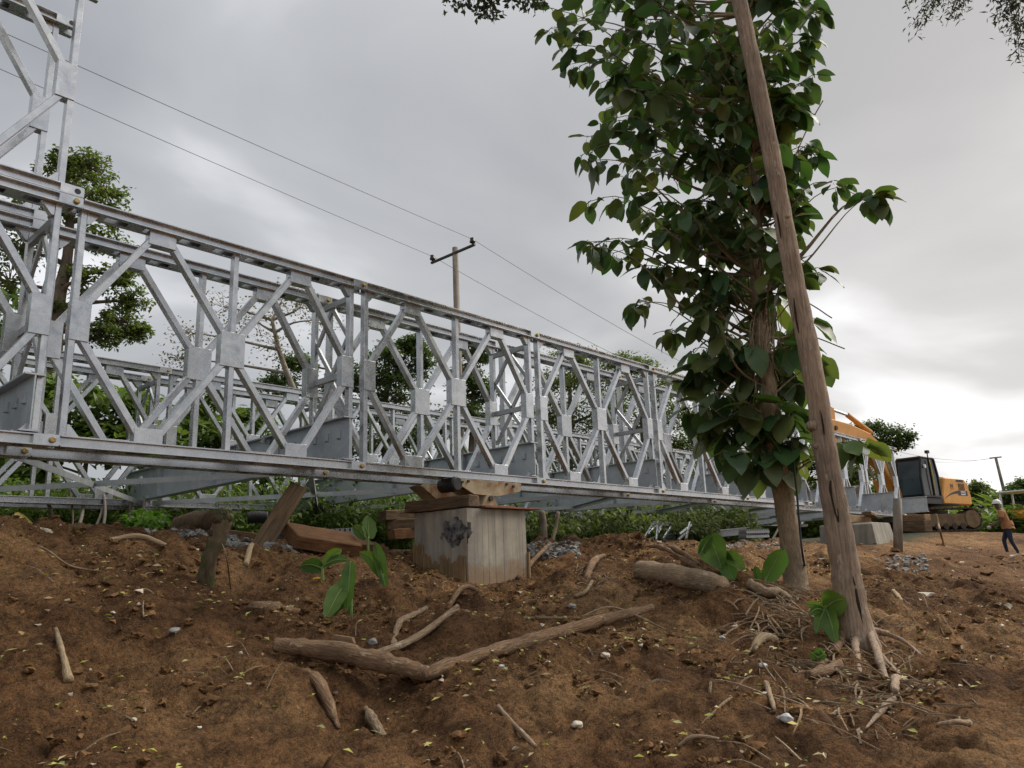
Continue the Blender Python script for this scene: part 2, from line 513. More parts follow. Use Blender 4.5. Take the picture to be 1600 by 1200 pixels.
def soil_material():
    m, nt, b, _ = mat_base('turned_brown_soil')
    tc = nt.nodes.new('ShaderNodeTexCoord')
    v = tc.outputs['Object']
    big = noise_node(nt, 0.55, 5, 0.55, v, 0.4)
    mid = noise_node(nt, 4.2, 9, 0.72, v, 0.35)
    fine = noise_node(nt, 26.0, 9, 0.75, v, 0.2)
    grit = noise_node(nt, 95.0, 4, 0.7, v)
    r1 = ramp_node(nt, big.outputs['Fac'], [(0.34, (0.105, 0.055, 0.027)), (0.5, (0.215, 0.119, 0.058)), (0.66, (0.335, 0.205, 0.104))])
    r2 = ramp_node(nt, mid.outputs['Fac'], [(0.32, (0.38, 0.36, 0.35)), (0.47, (0.90, 0.88, 0.87)), (0.66, (1.45, 1.40, 1.30))])
    c = mix_node(nt, 1.0, r1.outputs[0], r2.outputs[0], 'MULTIPLY')
    r3 = ramp_node(nt, fine.outputs['Fac'], [(0.34, (0.34, 0.33, 0.32)), (0.48, (0.95, 0.95, 0.95)), (0.68, (1.55, 1.50, 1.40))])
    c = mix_node(nt, 1.0, c, r3.outputs[0], 'MULTIPLY')
    r4 = ramp_node(nt, grit.outputs['Fac'], [(0.36, (0.6, 0.6, 0.6)), (0.5, (1, 1, 1)), (0.70, (1.5, 1.45, 1.35))])
    c = mix_node(nt, 1.0, c, r4.outputs[0], 'MULTIPLY')
    # beyond the crest the ground is trodden grey-green weeds and gravel instead of fresh soil
    sy = nt.nodes.new('ShaderNodeSeparateXYZ')
    nt.links.new(v, sy.inputs[0])
    ya = nt.nodes.new('ShaderNodeMath')
    ya.operation = 'MULTIPLY_ADD'
    ya.inputs[1].default_value = 2.4
    nt.links.new(mid.outputs['Fac'], ya.inputs[0])
    nt.links.new(sy.outputs[1], ya.inputs[2])
    ym = nt.nodes.new('ShaderNodeMapRange')
    ym.inputs['From Min'].default_value = 2.4
    ym.inputs['From Max'].default_value = 3.2
    nt.links.new(ya.outputs[0], ym.inputs['Value'])
    rg = ramp_node(nt, fine.outputs['Fac'], [(0.35, (0.055, 0.062, 0.035)), (0.55, (0.115, 0.118, 0.080)), (0.72, (0.20, 0.19, 0.155))])
    c = mix_node(nt, ym.outputs[0], c, rg.outputs[0])
    nt.links.new(c, b.inputs['Base Color'])
    b.inputs['Roughness'].default_value = 0.95
    b.inputs['Specular IOR Level'].default_value = 0.15
    h1 = nt.nodes.new('ShaderNodeMath')
    h1.operation = 'MULTIPLY_ADD'
    h1.inputs[1].default_value = 3.0
    nt.links.new(mid.outputs['Fac'], h1.inputs[0])
    nt.links.new(fine.outputs['Fac'], h1.inputs[2])
    bump_node(nt, h1.outputs[0], 1.0, 0.06, b)
    return m


M['soil'] = soil_material()
M['clod'] = leaf_mat('soil_clod', [(0.095, 0.050, 0.025), (0.16, 0.089, 0.044), (0.23, 0.132, 0.066), (0.125, 0.069, 0.034), (0.195, 0.110, 0.054)], 0.0, 0.95, 0.1)
M['gravel'] = simple_mat('grey_gravel', (0.27, 0.265, 0.25), 0.9, 0, 0.5, 11, 0.4, 40)


def concrete_material(name, lo, hi, splash=-0.70):
    m, nt, b, _ = mat_base(name)
    v = coords(nt, 'Object', (1, 1, 1), False)
    n = noise_node(nt, 2.4, 8, 0.66, v)
    vs = coords(nt, 'Object', (9, 9, 0.5), False)
    ns = noise_node(nt, 1.0, 5, 0.6, vs)
    r = ramp_node(nt, n.outputs['Fac'], [(0.28, lo), (0.72, hi)])
    rs = ramp_node(nt, ns.outputs['Fac'], [(0.32, (0.66, 0.66, 0.68)), (0.66, (1.12, 1.08, 1.0))])
    c = mix_node(nt, 1.0, r.outputs[0], rs.outputs[0], 'MULTIPLY')
    sx = nt.nodes.new('ShaderNodeSeparateXYZ')
    nt.links.new(v, sx.inputs[0])
    ma = nt.nodes.new('ShaderNodeMath')
    ma.operation = 'MULTIPLY_ADD'
    ma.inputs[1].default_value = 0.75
    nt.links.new(n.outputs['Fac'], ma.inputs[0])
    nt.links.new(sx.outputs[2], ma.inputs[2])
    mr = nt.nodes.new('ShaderNodeMapRange')
    mr.inputs['From Min'].default_value = splash
    mr.inputs['From Max'].default_value = splash - 0.16
    mr.inputs['To Max'].default_value = 0.75
    nt.links.new(ma.outputs[0], mr.inputs['Value'])
    c = mix_node(nt, mr.outputs[0], c, (0.26, 0.16, 0.08))
    nt.links.new(c, b.inputs['Base Color'])
    b.inputs['Roughness'].default_value = 0.92
    n2 = noise_node(nt, 40, 6, 0.7, v)
    bump_node(nt, n2.outputs['Fac'], 0.35, 0.01, b)
    return m


M['concrete'] = concrete_material('board_marked_concrete', (0.29, 0.265, 0.22), (0.50, 0.465, 0.40))
M['concrete_smooth'] = concrete_material('cast_concrete', (0.27, 0.255, 0.22), (0.40, 0.38, 0.33))
M['concrete_broken'] = simple_mat('broken_concrete', (0.14, 0.135, 0.135), 0.9, 0, 0.95, 11, 1.0, 25)

# ------------------------------------------------------------------ the ground: a bulldozed bank below the bridge
_ctrl = []
for u, v, dist in [
    (0, 1200, 4.1), (400, 1200, 4.1), (800, 1200, 4.2), (1200, 1200, 4.4), (1600, 1200, 4.7),
    (0, 1080, 4.7), (400, 1090, 4.8), (800, 1090, 5.0), (1200, 1095, 5.3), (1560, 1090, 5.9),
    (0, 980, 5.6), (300, 985, 5.8), (600, 1000, 6.1), (900, 1005, 6.2), (1180, 1010, 6.7), (1345, 1012, 7.4), (1580, 1010, 8.6),
    (0, 900, 6.4), (180, 905, 6.6), (325, 903, 6.8), (480, 930, 7.3), (640, 935, 8.2), (780, 930, 8.9), (930, 935, 7.8), (1080, 925, 8.0),
    (0, 826, 7.4), (130, 833, 7.7), (270, 843, 8.1), (400, 848, 8.5), (520, 858, 8.9), (615, 872, 9.3), (735, 917, 9.5), (835, 900, 9.9),
    (850, 862, 11.4), (930, 846, 12.3), (1030, 850, 12.9), (1120, 858, 12.8), (1245, 917, 9.0), (1180, 905, 8.8),
    (1290, 853, 16.5), (1370, 860, 19.0), (1420, 848, 22.0), (1400, 905, 12.8), (1480, 945, 10.3), (1590, 925, 13.0),
    (1500, 880, 19.0), (1560, 866, 29.0), (1600, 869, 30.0), (1480, 834, 34.0), (1520, 832, 40.0), (1600, 845, 45.0),
]:
    q = at(u, v, dist)
    _ctrl.append((q.x, q.y, q.z))
_ctrl += [(-2.0, -7.0, -2.75), (-6, -9, -2.8), (3, -10, -2.9), (10, -12, -2.95), (20, -14, -2.9), (-10, -4, -2.1), (-14, 2, -0.9), (-5, 1.2, -0.68), (-6, 6, -0.75),
          (0, 3, -0.80), (3, 4, -0.82), (7, 4, -0.85), (11, 4, -0.9), (15, 4, -0.9), (20, 4, -0.9), (2, 9, -0.9), (8, 9, -0.9), (15, 9, -0.9), (24, 8, -0.85),
          (-10, 14, -0.9), (5, 20, -0.9), (20, 20, -0.9), (40, 12, -0.7), (45, -6, -0.9), (40, -22, -2.6), (0, -24, -3.0), (-24, -10, -2.6), (-24, 20, -0.9), (20, 44, -0.9), (44, 30, -0.9)]
_C = np.array(_ctrl)


def _tps(r2):
    return np.where(r2 > 1e-9, 0.5 * r2 * np.log(np.maximum(r2, 1e-9)), 0.0)


_n = len(_C)
_d2 = ((_C[:, None, :2] - _C[None, :, :2]) ** 2).sum(-1)
_K = np.zeros((_n + 3, _n + 3))
_K[:_n, :_n] = _tps(_d2) + np.eye(_n) * 0.25
_K[:_n, _n] = 1
_K[:_n, _n + 1:] = _C[:, :2]
_K[_n:, :_n] = _K[:_n, _n:].T
_W = np.linalg.solve(_K, np.concatenate([_C[:, 2], [0, 0, 0]]))


def base_z(x, y):
    x = np.asarray(x, float)
    y = np.asarray(y, float)
    sh = x.shape
    P = np.stack([x.ravel(), y.ravel()], -1)
    z = np.empty(len(P))
    for i in range(0, len(P), 20000):
        q = P[i:i + 20000]
        r2 = ((q[:, None, :] - _C[None, :, :2]) ** 2).sum(-1)
        z[i:i + 20000] = _tps(r2) @ _W[:_n] + _W[_n] + q @ _W[_n + 1:]
    rr = np.hypot(P[:, 0] - 8, P[:, 1] - 4)
    t = np.clip((rr - 32) / 18, 0, 1)
    t = t * t * (3 - 2 * t)
    far = np.where(P[:, 1] < -4, -2.0, -0.9) * 0 - 1.0
    z = z * (1 - t) + far * t
    return z.reshape(sh)


MOUNDS = []                                      # heaps and hollows: x, y, height, radius


def bumps(x, y):
    """clods, scrapes and hollows left by the digger"""
    p = Vector((x, y, 0.0))
    d = math.hypot(x - CAM_LOC.x, y - CAM_LOC.y)
    if d > 45:
        return 0.0
    f = 1.0 if d < 14 else max(0.25, 1 - (d - 14) / 22)
    pl = 0.45 if y > 1.5 else 1.0
    h = 0.11 * mnoise.noise(p * 0.9 + Vector((3, 1, 0)))
    n1 = mnoise.noise(p * 2.3 + Vector((9, 4, 2)))
    h += 0.085 * (abs(n1) * 2 - 0.45)
    h += 0.052 * mnoise.noise(p * 5.2)
    if d < 20:
        n2 = mnoise.noise(p * 9.5 + Vector((1, 7, 3)))
        h += 0.034 * (0.4 - abs(n2) * 1.6)
        h += 0.020 * (abs(mnoise.noise(p * 17.0)) * 2 - 0.4)
    for mx, my, mh, mr in MOUNDS:
        q2 = (x - mx) ** 2 + (y - my) ** 2
        if q2 < 9 * mr * mr:
            h += mh * math.exp(-q2 / (mr * mr)) * (1 + 0.5 * n1)
    # scrape marks of the blade, running down the right-hand slope
    if x > 4.5 and y < 0.5:
        k = min(1.0, (x - 4.5) / 3.0)
        a = x * 0.88 + y * 0.47
        c = -x * 0.47 + y * 0.88
        h += k * 0.085 * mnoise.noise(Vector((a * 0.35, c * 2.4, 4.0)))
    return h * f * pl


def ground_z(x, y):
    return float(base_z(np.array([x]), np.array([y]))[0]) + bumps(x, y)


def gp(u, v, lift=0.0, dmin=3.2):
    """point of the bank seen at photo pixel (u, v)"""
    d = ray(u, v)
    k = 1.0 / math.hypot(d.x, d.y)
    ts = np.arange(dmin, 40.0, 0.03) * k
    xs, ys, zs = CAM_LOC.x + ts * d.x, CAM_LOC.y + ts * d.y, CAM_LOC.z + ts * d.z
    below = np.nonzero(zs < base_z(xs, ys) + 0.005)[0]
    i = below[0] if len(below) else len(ts) - 1
    x, y = float(xs[i]), float(ys[i])
    return Vector((x, y, ground_z(x, y) + lift))


for u_, v_, mh_, mr_ in ((385, 900, -0.16, 0.30), (300, 870, 0.10, 0.35), (430, 940, -0.10, 0.35), (600, 1095, -0.12, 0.45), (560, 1075, -0.10, 0.3), (180, 960, 0.07, 0.4), (700, 985, 0.07, 0.4), (965, 850, 0.16, 0.55), (1060, 868, 0.10, 0.5), (1140, 945, 0.13, 0.28), (1120, 960, -0.10, 0.25), (1180, 985, -0.10, 0.35),
                         (1290, 1075, -0.10, 0.35), (1000, 1090, 0.07, 0.4), (860, 1060, 0.06, 0.35), (240, 1110, -0.07, 0.35), (1400, 960, 0.08, 0.5), (640, 930, -0.06, 0.3), (900, 915, 0.06, 0.35), (60, 1080, 0.06, 0.4)):
    g_ = gp(u_, v_)
    MOUNDS.append((g_.x, g_.y, mh_, mr_))


def graded(lo, hi, step, far_lo, far_hi, growth=1.16):
    c = list(np.arange(lo, hi + 1e-6, step))
    s = step
    x = c[-1]
    while x < far_hi:
        s *= growth
        x += s
        c.append(x)
    s = step
    x = c[0]
    pre = []
    while x > far_lo:
        s *= growth
        x -= s
        pre.append(x)
    return np.array(pre[::-1] + c)


def make_ground():
    xs = graded(-3.4, 11.0, 0.028, -900, 1100)
    ys = graded(-5.5, 1.4, 0.027, -900, 1100)
    X, Y = np.meshgrid(xs, ys)
    Z = base_z(X, Y)
    ny, nx = X.shape
    Xf, Yf, Zf = X.ravel(), Y.ravel(), Z.ravel().copy()
    for i in range(len(Zf)):
        Zf[i] += bumps(Xf[i], Yf[i])
    me = bpy.data.meshes.new('ground')
    me.vertices.add(len(Zf))
    me.vertices.foreach_set('co', np.stack([Xf, Yf, Zf], -1).ravel())
    idx = np.arange(nx * ny).reshape(ny, nx)
    q = np.stack([idx[:-1, :-1], idx[:-1, 1:], idx[1:, 1:], idx[1:, :-1]], -1).reshape(-1, 4)
    me.loops.add(q.size)
    me.loops.foreach_set('vertex_index', q.ravel())
    me.polygons.add(len(q))
    me.polygons.foreach_set('loop_start', np.arange(0, q.size, 4))
    me.polygons.foreach_set('use_smooth', np.ones(len(q), bool))
    me.materials.append(M['soil'])
    me.update(calc_edges=True)
    o = link('ground', me)
    tag(o, kind='structure')


make_ground()

# ------------------------------------------------------------------ the panel bridge
P, H = 3.048, 2.0963
LINES = (0.0, 0.7028, 5.1083, 5.8146)          # four parallel panel lines
CH = 0.046                                      # half height of a chord channel
bridge = thing('panel_bridge', 'long galvanised steel panel truss bridge resting on a concrete pier', 'bridge')


def panel_meshes():
    out = []
    G = M['galv']
    # chord: two channels back to back with toes outward, batten plates, jaw plates at the far end
    for nm, z in (('bottom_chord', 0.0), ('top_chord', H)):
        b = MB()
        for s in (-1, 1):
            x0, x1 = 0.064, P + 0.05
            w0, w1 = 0.044 * s, 0.050 * s
            t = 0.097 * s
            prof = [(w0, -CH), (t, -CH), (t, -CH + 0.010), (w1, -CH + 0.013), (w1, CH - 0.013), (t, CH - 0.010), (t, CH), (w0, CH)]
            vs = [(x0, y, z + q) for y, q in prof] + [(x1, y, z + q) for y, q in prof]
            n = 8
            fs = [(i, (i + 1) % n, (i + 1) % n + n, i + n) for i in range(n)] + [tuple(range(n)), tuple(range(2 * n - 1, n - 1, -1))]
            if s > 0:
                fs = [f[::-1] for f in fs]
            b.add(vs, fs)
            # jaw plate filling the channel round the pin
            ya, yb = sorted((0.052 * s, 0.0985 * s))
            b.box(P - 0.135, P + 0.054, ya, yb, z - CH + 0.006, z + CH - 0.006)
        for k in range(9):
            xc = 0.2 + k * (P - 0.3) / 8
            b.box(xc - 0.07, xc + 0.07, -0.043, 0.043, z - CH + 0.002, z - CH + 0.010)
            b.box(xc - 0.12, xc + 0.12, -0.043, 0.043, z + CH - 0.010, z + CH - 0.002)
        out.append((nm, b.mesh(nm, G)))
    za, zb = CH - 0.01, H - CH + 0.01
    for x in (0.088, P / 2, P - 0.116):
        b = MB()
        b.box(x - 0.026, x + 0.026, -0.042, 0.042, za, zb)
        out.append(('post', b.mesh('post', G, bevel=0.004)))
    # mid-height and chord gussets
    q1, q3 = P * 0.255, P * 0.742
    for x0, x1 in ((0.058, 0.215), (P / 2 - 0.125, P / 2 + 0.125), (P - 0.245, P - 0.088)):
        b = MB()
        b.box(x0, x1, -0.052, 0.052, H / 2 - 0.175, H / 2 + 0.175)
        out.append(('gusset_plate', b.mesh('gusset_plate', G, bevel=0.003)))
    for x in (q1, q3):
        for z0, z1 in ((H - CH - 0.135, H - CH + 0.004), (CH - 0.004, CH + 0.135)):
            b = MB()
            b.box(x - 0.125, x + 0.125, -0.052, 0.052, z0, z1)
            out.append(('gusset_plate', b.mesh('gusset_plate', G, bevel=0.003)))
    # eight diagonals
    for q, e in ((q1, 0.14), (q1, P / 2 - 0.06), (q3, P / 2 + 0.06), (q3, P - 0.17)):
        s = -1 if e < q else 1
        for up in (1, -1):
            zc = H / 2 + up * 0.11
            ze = H / 2 + up * (H / 2 - 0.10)
            b = MB()
            b.bar((e, 0, zc), (q + s * 0.075, 0, ze), 0.060, 0.080)
            out.append(('diagonal', b.mesh('diagonal', G, bevel=0.004)))
    # small corner plates between posts and chords
    for x, s in ((0.116, 1), (P - 0.144, -1)):
        for z, u in ((CH, 1), (H - CH, -1)):
            b = MB()
            pr = [(x, z), (x + s * 0.105, z), (x + s * 0.02, z + u * 0.105), (x, z + u * 0.105)]
            if s * u < 0:
                pr = pr[::-1]
            b.prism(pr, -0.036, 0.036)
            out.append(('corner_plate', b.mesh('corner_plate', G)))
    for z in (0.0, H):
        b = MB()
        b.tube([(P, -0.124, z), (P, -0.116, z), (P, 0.116, z), (P, 0.124, z)], [0.019, 0.025, 0.025, 0.019], 14)
        out.append(('panel_pin', b.mesh('panel_pin', M['pin'])))
    return out


PANEL = panel_meshes()


def put_panel(n, y, z=0.0, pins=True):
    e = link('truss_panel', None, bridge, (n * P, y, z))
    e.empty_display_size = 0.1
    for nm, me in PANEL:
        if nm == 'panel_pin' and not pins:
            continue
        link(nm, me, e)


for n in range(-2, 5):
    put_panel(n, LINES[0])
for n in range(-2, 8):
    put_panel(n, LINES[1])
for n in range(-1, 9):
    put_panel(n, LINES[2])
for n in range(-1, 8):
    put_panel(n, LINES[3])
for y in LINES[:2]:                              # the second storey at the left
    for n in (-2, -1):
        put_panel(n, y, H + 2 * CH + 0.004, pins=False)
    for z in (H + 2 * CH + 0.004, 2 * H + 2 * CH + 0.004):
        b = MB()
        b.cyl((0.0, y - 0.1005, z), (0.0, y - 0.06, z), 0.026, 14)
        b.build('pin_hole', M['cab_black'], bridge)

# transoms: one deep I-beam across the bridge at every panel joint
TX, TZ0, TZ1 = -0.168, 0.056, 0.530
Y0, Y1 = -0.105, 5.93
b = MB()
b.box(-0.006, 0.006, Y0 + 0.002, Y1 - 0.002, TZ0 + 0.012, TZ1 - 0.012)
b.box(-0.078, 0.072, Y0, Y1, TZ1 - 0.014, TZ1)
b.box(-0.078, 0.072, Y0, Y1, TZ0, TZ0 + 0.014)
ME_TR = b.mesh('transom', M['galv_blue'])
b = MB()                                         # hook lug: upright with a foot
b.box(-0.020, -0.004, -0.006, 0.006, -0.014, 0.060)
b.box(-0.026, -0.004, -0.006, 0.055, -0.026, -0.014)
b.cyl((-0.034, 0.042, -0.020), (0.0, 0.042, -0.020), 0.011, 8)
ME_LUG = b.mesh('lug', M['galv_blue'])
b = MB()
b.box(-0.072, -0.005, -0.006, 0.006, TZ0 + 0.015, TZ1 - 0.015)
ME_STIFF = b.mesh('stiffener', M['galv_blue'])
b = MB()
b.box(-0.10, -0.03, -0.05, 0.05, -0.07, -0.062)
b.box(-0.10, -0.094, -0.05, 0.05, -0.062, 0.0)
b.box(-0.10, -0.03, -0.05, -0.044, -0.062, -0.001)
b.box(-0.10, -0.03, 0.044, 0.05, -0.062, -0.001)
ME_SEAT = b.mesh('seat_bracket', M['galv'])
b = MB()
b.box(-0.075, 0.03, -0.045, 0.045, 0.0, 0.02)
ME_CLAMP = b.mesh('clamp_plate', M['galv'])
for n in range(-1, 9):
    t = link('transom', ME_TR, bridge, (n * P + TX, 0, 0))
    for yy in (0.06, 0.29, 0.52, 0.98, 4.83, 5.29, 5.52, 5.75):
        link('lug', ME_LUG, t, (0, yy, 0.335))
    for yy in (1.25, 2.91, 4.56):
        link('stiffener', ME_STIFF, t, (0, yy, 0))
    for yy in (1.55, 2.15, 2.75, 3.35, 3.95):
        link('seat_bracket', ME_SEAT, t, (0, yy, TZ1 - 0.014))
    for yy in (0.16, 0.86, 4.95, 5.66):
        link('clamp_plate', ME_CLAMP, t, (0, yy, TZ0 + 0.016))

# bracing frames between the two lines of each truss, at the joints
for pair, rng in (((0, 1), range(-1, 6)), ((2, 3), range(0, 9))):
    ya, yb = LINES[pair[0]] + 0.042, LINES[pair[1]] - 0.042
    yc = (ya + yb) / 2
    b = MB()
    X = 0.0
    zt, zm, zl = H - 0.17, H * 0.5, 0.56
    up = Vector((1, 0, 0))
    b.bar((X, ya, zt), (X, yb, zt), 0.065, 0.05, up)
    b.bar((X, ya, zm), (X, yb, zm), 0.065, 0.05, up)
    for sy in (ya, yb):
        zq = (zt + zm) / 2
        b.bar((X + 0.012, yc, zt - 0.03), (X + 0.012, sy, zq), 0.05, 0.028, up)
        b.bar((X + 0.012, sy, zq), (X + 0.012, yc, zm + 0.03), 0.05, 0.028, up)
        b.bar((X + 0.012, yc, zm - 0.03), (X + 0.012, sy, zl + 0.05), 0.05, 0.028, up)
    ME_FR = b.mesh('bracing_frame', M['galv_dull'])
    for n in rng:
        link('bracing_frame', ME_FR, bridge, (n * P - 0.116, 0, 0))

# crossed sway braces under the floor, angle bars
for k, (ya, yb, dz) in enumerate(((LINES[1] + 0.05, LINES[2] - 0.05, 0.0), (LINES[2] - 0.05, LINES[1] + 0.05, 0.016))):
    b = MB()
    a, c = Vector((-0.10, ya, 0.018 + dz)), Vector((P - 0.24, yb, 0.018 + dz))
    b.bar(a, c, 0.07, 0.008, Vector((0, 0, 1)))
    d = (c - a).normalized()
    s = Vector((d.y, -d.x, 0))
    b.bar(a + s * 0.031 + Vector((0, 0, -0.033)), c + s * 0.031 + Vector((0, 0, -0.033)), 0.008, 0.06, Vector((0, 0, 1)))
    b.cyl(a.lerp(c, 0.62) + Vector((0, 0, -0.075)), a.lerp(c, 0.62) + Vector((0, 0, 0.03)), 0.018, 8)
    ME_SW = b.mesh('sway_brace', M['galv_dull'])
    for n in range(-1, 8):
        link('sway_brace', ME_SW, bridge, (n * P, 0, 0))

# ------------------------------------------------------------------ the near pier, its packing and the launching roller
PX0, PX1, PY0, PY1, PZ1 = 4.40, 5.44, -0.32, 0.66, -0.425
pier = thing('concrete_pier', 'board-marked grey concrete pier with a dark broken patch, under the bridge', 'pier')
b = MB()
b.box(PX0 + 0.02, PX1 - 0.02, PY0 + 0.02, PY1 - 0.02, -2.3, PZ1)
b.build('core', M['concrete'], pier)
rnd = random.Random(3)


def board(name, horizontal, a0, a1, face, sgn, z0, z1, out, m, parent):
    """a vertical board-width strip on a pier face; horizontal 'x' runs along X, 'y' along Y"""
    bb = MB()
    lo, hi = sorted((face, face + sgn * out))
    if horizontal == 'x':
        bb.box(a0, a1, lo, hi, z0, z1)
    else:
        bb.box(lo, hi, a0, a1, z0, z1)
    return bb.build(name, m, parent, bevel=0.0015)


x = PX0 + 0.004
while x < PX1 - 0.02:
    w = min(rnd.uniform(0.10, 0.16), PX1 - x - 0.004)
    if w > 0.03:
        board('cast_strip', 'x', x + 0.0006, x + w - 0.0006, PY0 + 0.03, -1, -2.2, PZ1 - 0.001 - rnd.uniform(0, 0.01), 0.03 + rnd.uniform(0, 0.005), M['concrete'], pier)
    x += w
y = PY0 + 0.004
while y < PY1 - 0.02:
    w = min(rnd.uniform(0.10, 0.16), PY1 - y - 0.004)
    if w > 0.03:
        board('cast_strip', 'y', y + 0.0006, y + w - 0.0006, PX0 + 0.03, -1, -2.2, PZ1 - 0.001 - rnd.uniform(0, 0.01), 0.03 + rnd.uniform(0, 0.005), M['concrete'], pier)
    y += w
# broken dark patch straddling the corner
bm = bmesh.new()
bmesh.ops.create_icosphere(bm, subdivisions=4, radius=1.0)
for vv in bm.verts:
    k = 1 + 0.5 * mnoise.noise(vv.co * 2.6) + 0.25 * mnoise.noise(vv.co * 7)
    vv.co = Vector((vv.co.x * 0.035 * k, vv.co.y * 0.235 * k, vv.co.z * 0.165 * k + 0.03 * mnoise.noise(vv.co * 5)))
me = bpy.data.meshes.new('broken_patch')
bm.to_mesh(me)
bm.free()
me.materials.append(M['concrete_broken'])
bp = link('broken_patch', me, pier, (PX0 + 0.012, PY0 + 0.20, -0.71))
bp['label'] = 'dark broken hole in the concrete face'
# torn form boards left around the foot
for a0, a1, z1 in ((-0.30, -0.16, -1.02), (-0.155, -0.03, -1.08), (-0.025, 0.13, -1.00), (0.135, 0.29, -1.06), (0.30, 0.44, -0.98), (0.45, 0.63, -0.80)):
    bb = MB()
    n = 7
    xs = [a0 + (a1 - a0) * i / (n - 1) for i in range(n)]
    tops = [z1 + rnd.uniform(-0.05, 0.05) for _ in xs]
    f = PX0 - 0.012
    vs = [(f, q, -1.7) for q in xs] + [(f, q, t) for q, t in zip(xs, tops)] + [(f - 0.02, q, -1.7) for q in xs] + [(f - 0.02, q, t) for q, t in zip(xs, tops)]
    fs = []
    for i in range(n - 1):
        fs += [(i, i + 1, n + i + 1, n + i), (2 * n + i + 1, 2 * n + i, 3 * n + i, 3 * n + i + 1), (n + i, n + i + 1, 3 * n + i + 1, 3 * n + i)]
    fs += [(0, n, 3 * n, 2 * n), (n - 1, 3 * n - 1, 4 * n - 1, 2 * n - 1)]
    bb.add(vs, fs)
    o = bb.build('form_board', M['timber_pale'], pier)
b = MB()
b.box(PX1 + 0.004, PX1 + 0.03, PY0 - 0.03, PY0 + 0.10, -2.0, -0.95)
b.build('form_board', M['timber_pale'], pier)


def timber(name, label, a, c, w, h, m, cat='timber', up=Vector((0, 0, 1)), group=None, sag=0.0, seed=0):
    """squared timber from a to c, slightly worn"""
    a, c = Vector(a), Vector(c)
    L = (c - a).length
    d = (c - a).normalized()
    s = d.cross(up).normalized()
    t = s.cross(d).normalized()
    n = 8
    mb = MB()
    vs = []
    rr = random.Random(seed + int(L * 1000))
    for i in range(n + 1):
        q = i / n
        for sx, sz in ((-1, -1), (1, -1), (1, 1), (-1, 1)):
            jw, jh = 1 + rr.uniform(-0.05, 0.05), 1 + rr.uniform(-0.06, 0.06)
            vs.append(Vector((sx * w / 2 * jw, sz * h / 2 * jh, (q - 0.5) * L + (rr.uniform(-0.01, 0.01) if 0 < i < n else rr.uniform(-0.03, 0.03)))))
    fs = [(0, 1, 2, 3), tuple(4 * n + k for k in (3, 2, 1, 0))]
    for i in range(n):
        for k in range(4):
            k2 = (k + 1) % 4
            fs.append((4 * i + k, 4 * i + 4 + k, 4 * i + 4 + k2, 4 * i + k2))
    mb.add(vs, fs)
    o = mb.build(name, m, None, bevel=min(w, h) * 0.06)
    mat = Matrix((s, t, d)).transposed().to_4x4()
    mat.translation = (a + c) / 2
    o.matrix_world = mat
    return tag(o, label, cat, group)


timber('packing_timber', 'dark thick packing timber on the left of the pier top', (4.40, 0.72, -0.350), (4.52, -0.34, -0.345), 0.22, 0.14, M['timber_old'])
b = MB()
b.box(4.64, 5.66, -0.40, 0.55, -0.424, -0.405)
b.box(4.60, 5.25, -0.33, 0.45, -0.404, -0.385)
tag(b.build('bearing_plate', M['rust'], None, bevel=0.003), 'rusty flat bearing plate under the launching roller', 'steel plate')

roller = thing('launching_roller', 'tan rust-stained rocking roller carrying the bottom chord above the pier', 'roller', (4.97, 0, 0))
for sy in (-0.125, 0.125):
    b = MB()
    pr = [(-0.50, -0.075), (-0.46, -0.150), (-0.25, -0.240), (0.16, -0.250), (0.60, -0.170), (0.62, -0.062), (-0.48, -0.056)]
    b.prism(pr, sy - 0.012, sy + 0.012)
    pl = b.build('side_plate', M['tan_steel'], roller, bevel=0.003)
    for bx, bz in ((-0.46, -0.10), (0.46, -0.11), (-0.36, -0.085), (0.33, -0.085)):
        b = MB()
        yy = sy + (0.012 if sy > 0 else -0.012)
        b.cyl((bx, yy, bz), (bx, yy + (0.02 if sy > 0 else -0.02), bz), 0.017, 8)
        b.build('bolt', M['dark_steel'], pl)
for bx in (-0.54, -0.2, 0.2, 0.5):
    b = MB()
    r = 0.092 if bx < -0.5 else 0.055
    zc = -0.125 if bx < -0.5 else -0.107
    hw = 0.15 if bx < -0.5 else 0.11
    b.tube([(bx, -hw, zc), (bx, -hw + 0.02, zc), (bx, hw - 0.02, zc), (bx, hw, zc)], [r * 0.8, r, r, r * 0.8], 18)
    b.build('drum', M['dark_steel'], roller, smooth=False)
b = MB()
b.prism([(-0.16, -0.384), (0.16, -0.384), (0.05, -0.235), (-0.05, -0.235)], -0.16, 0.16)
b.build('rocker_foot', M['tan_steel'], roller, bevel=0.004)
b = MB()
b.cyl((0, -0.185, -0.285), (0, 0.185, -0.285), 0.033, 12)
b.build('rocker_pin', M['dark_steel'], roller)

# a second one carries the inner line, half hidden
roller2 = thing('launching_roller', 'dark rocking roller under the inner panel line, behind the tan one', 'roller', (4.97, 0.7028, 0))
b = MB()
b.prism([(-0.50, -0.075), (-0.25, -0.235), (0.16, -0.245), (0.50, -0.165), (0.52, -0.065), (-0.45, -0.055)], -0.125, 0.125)
b.build('body', M['tan_steel'], roller2, bevel=0.003)
b = MB()
b.prism([(-0.16, -0.424), (0.16, -0.424), (0.05, -0.235), (-0.05, -0.235)], -0.16, 0.16)
b.build('rocker_foot', M['dark_steel'], roller2, bevel=0.004)

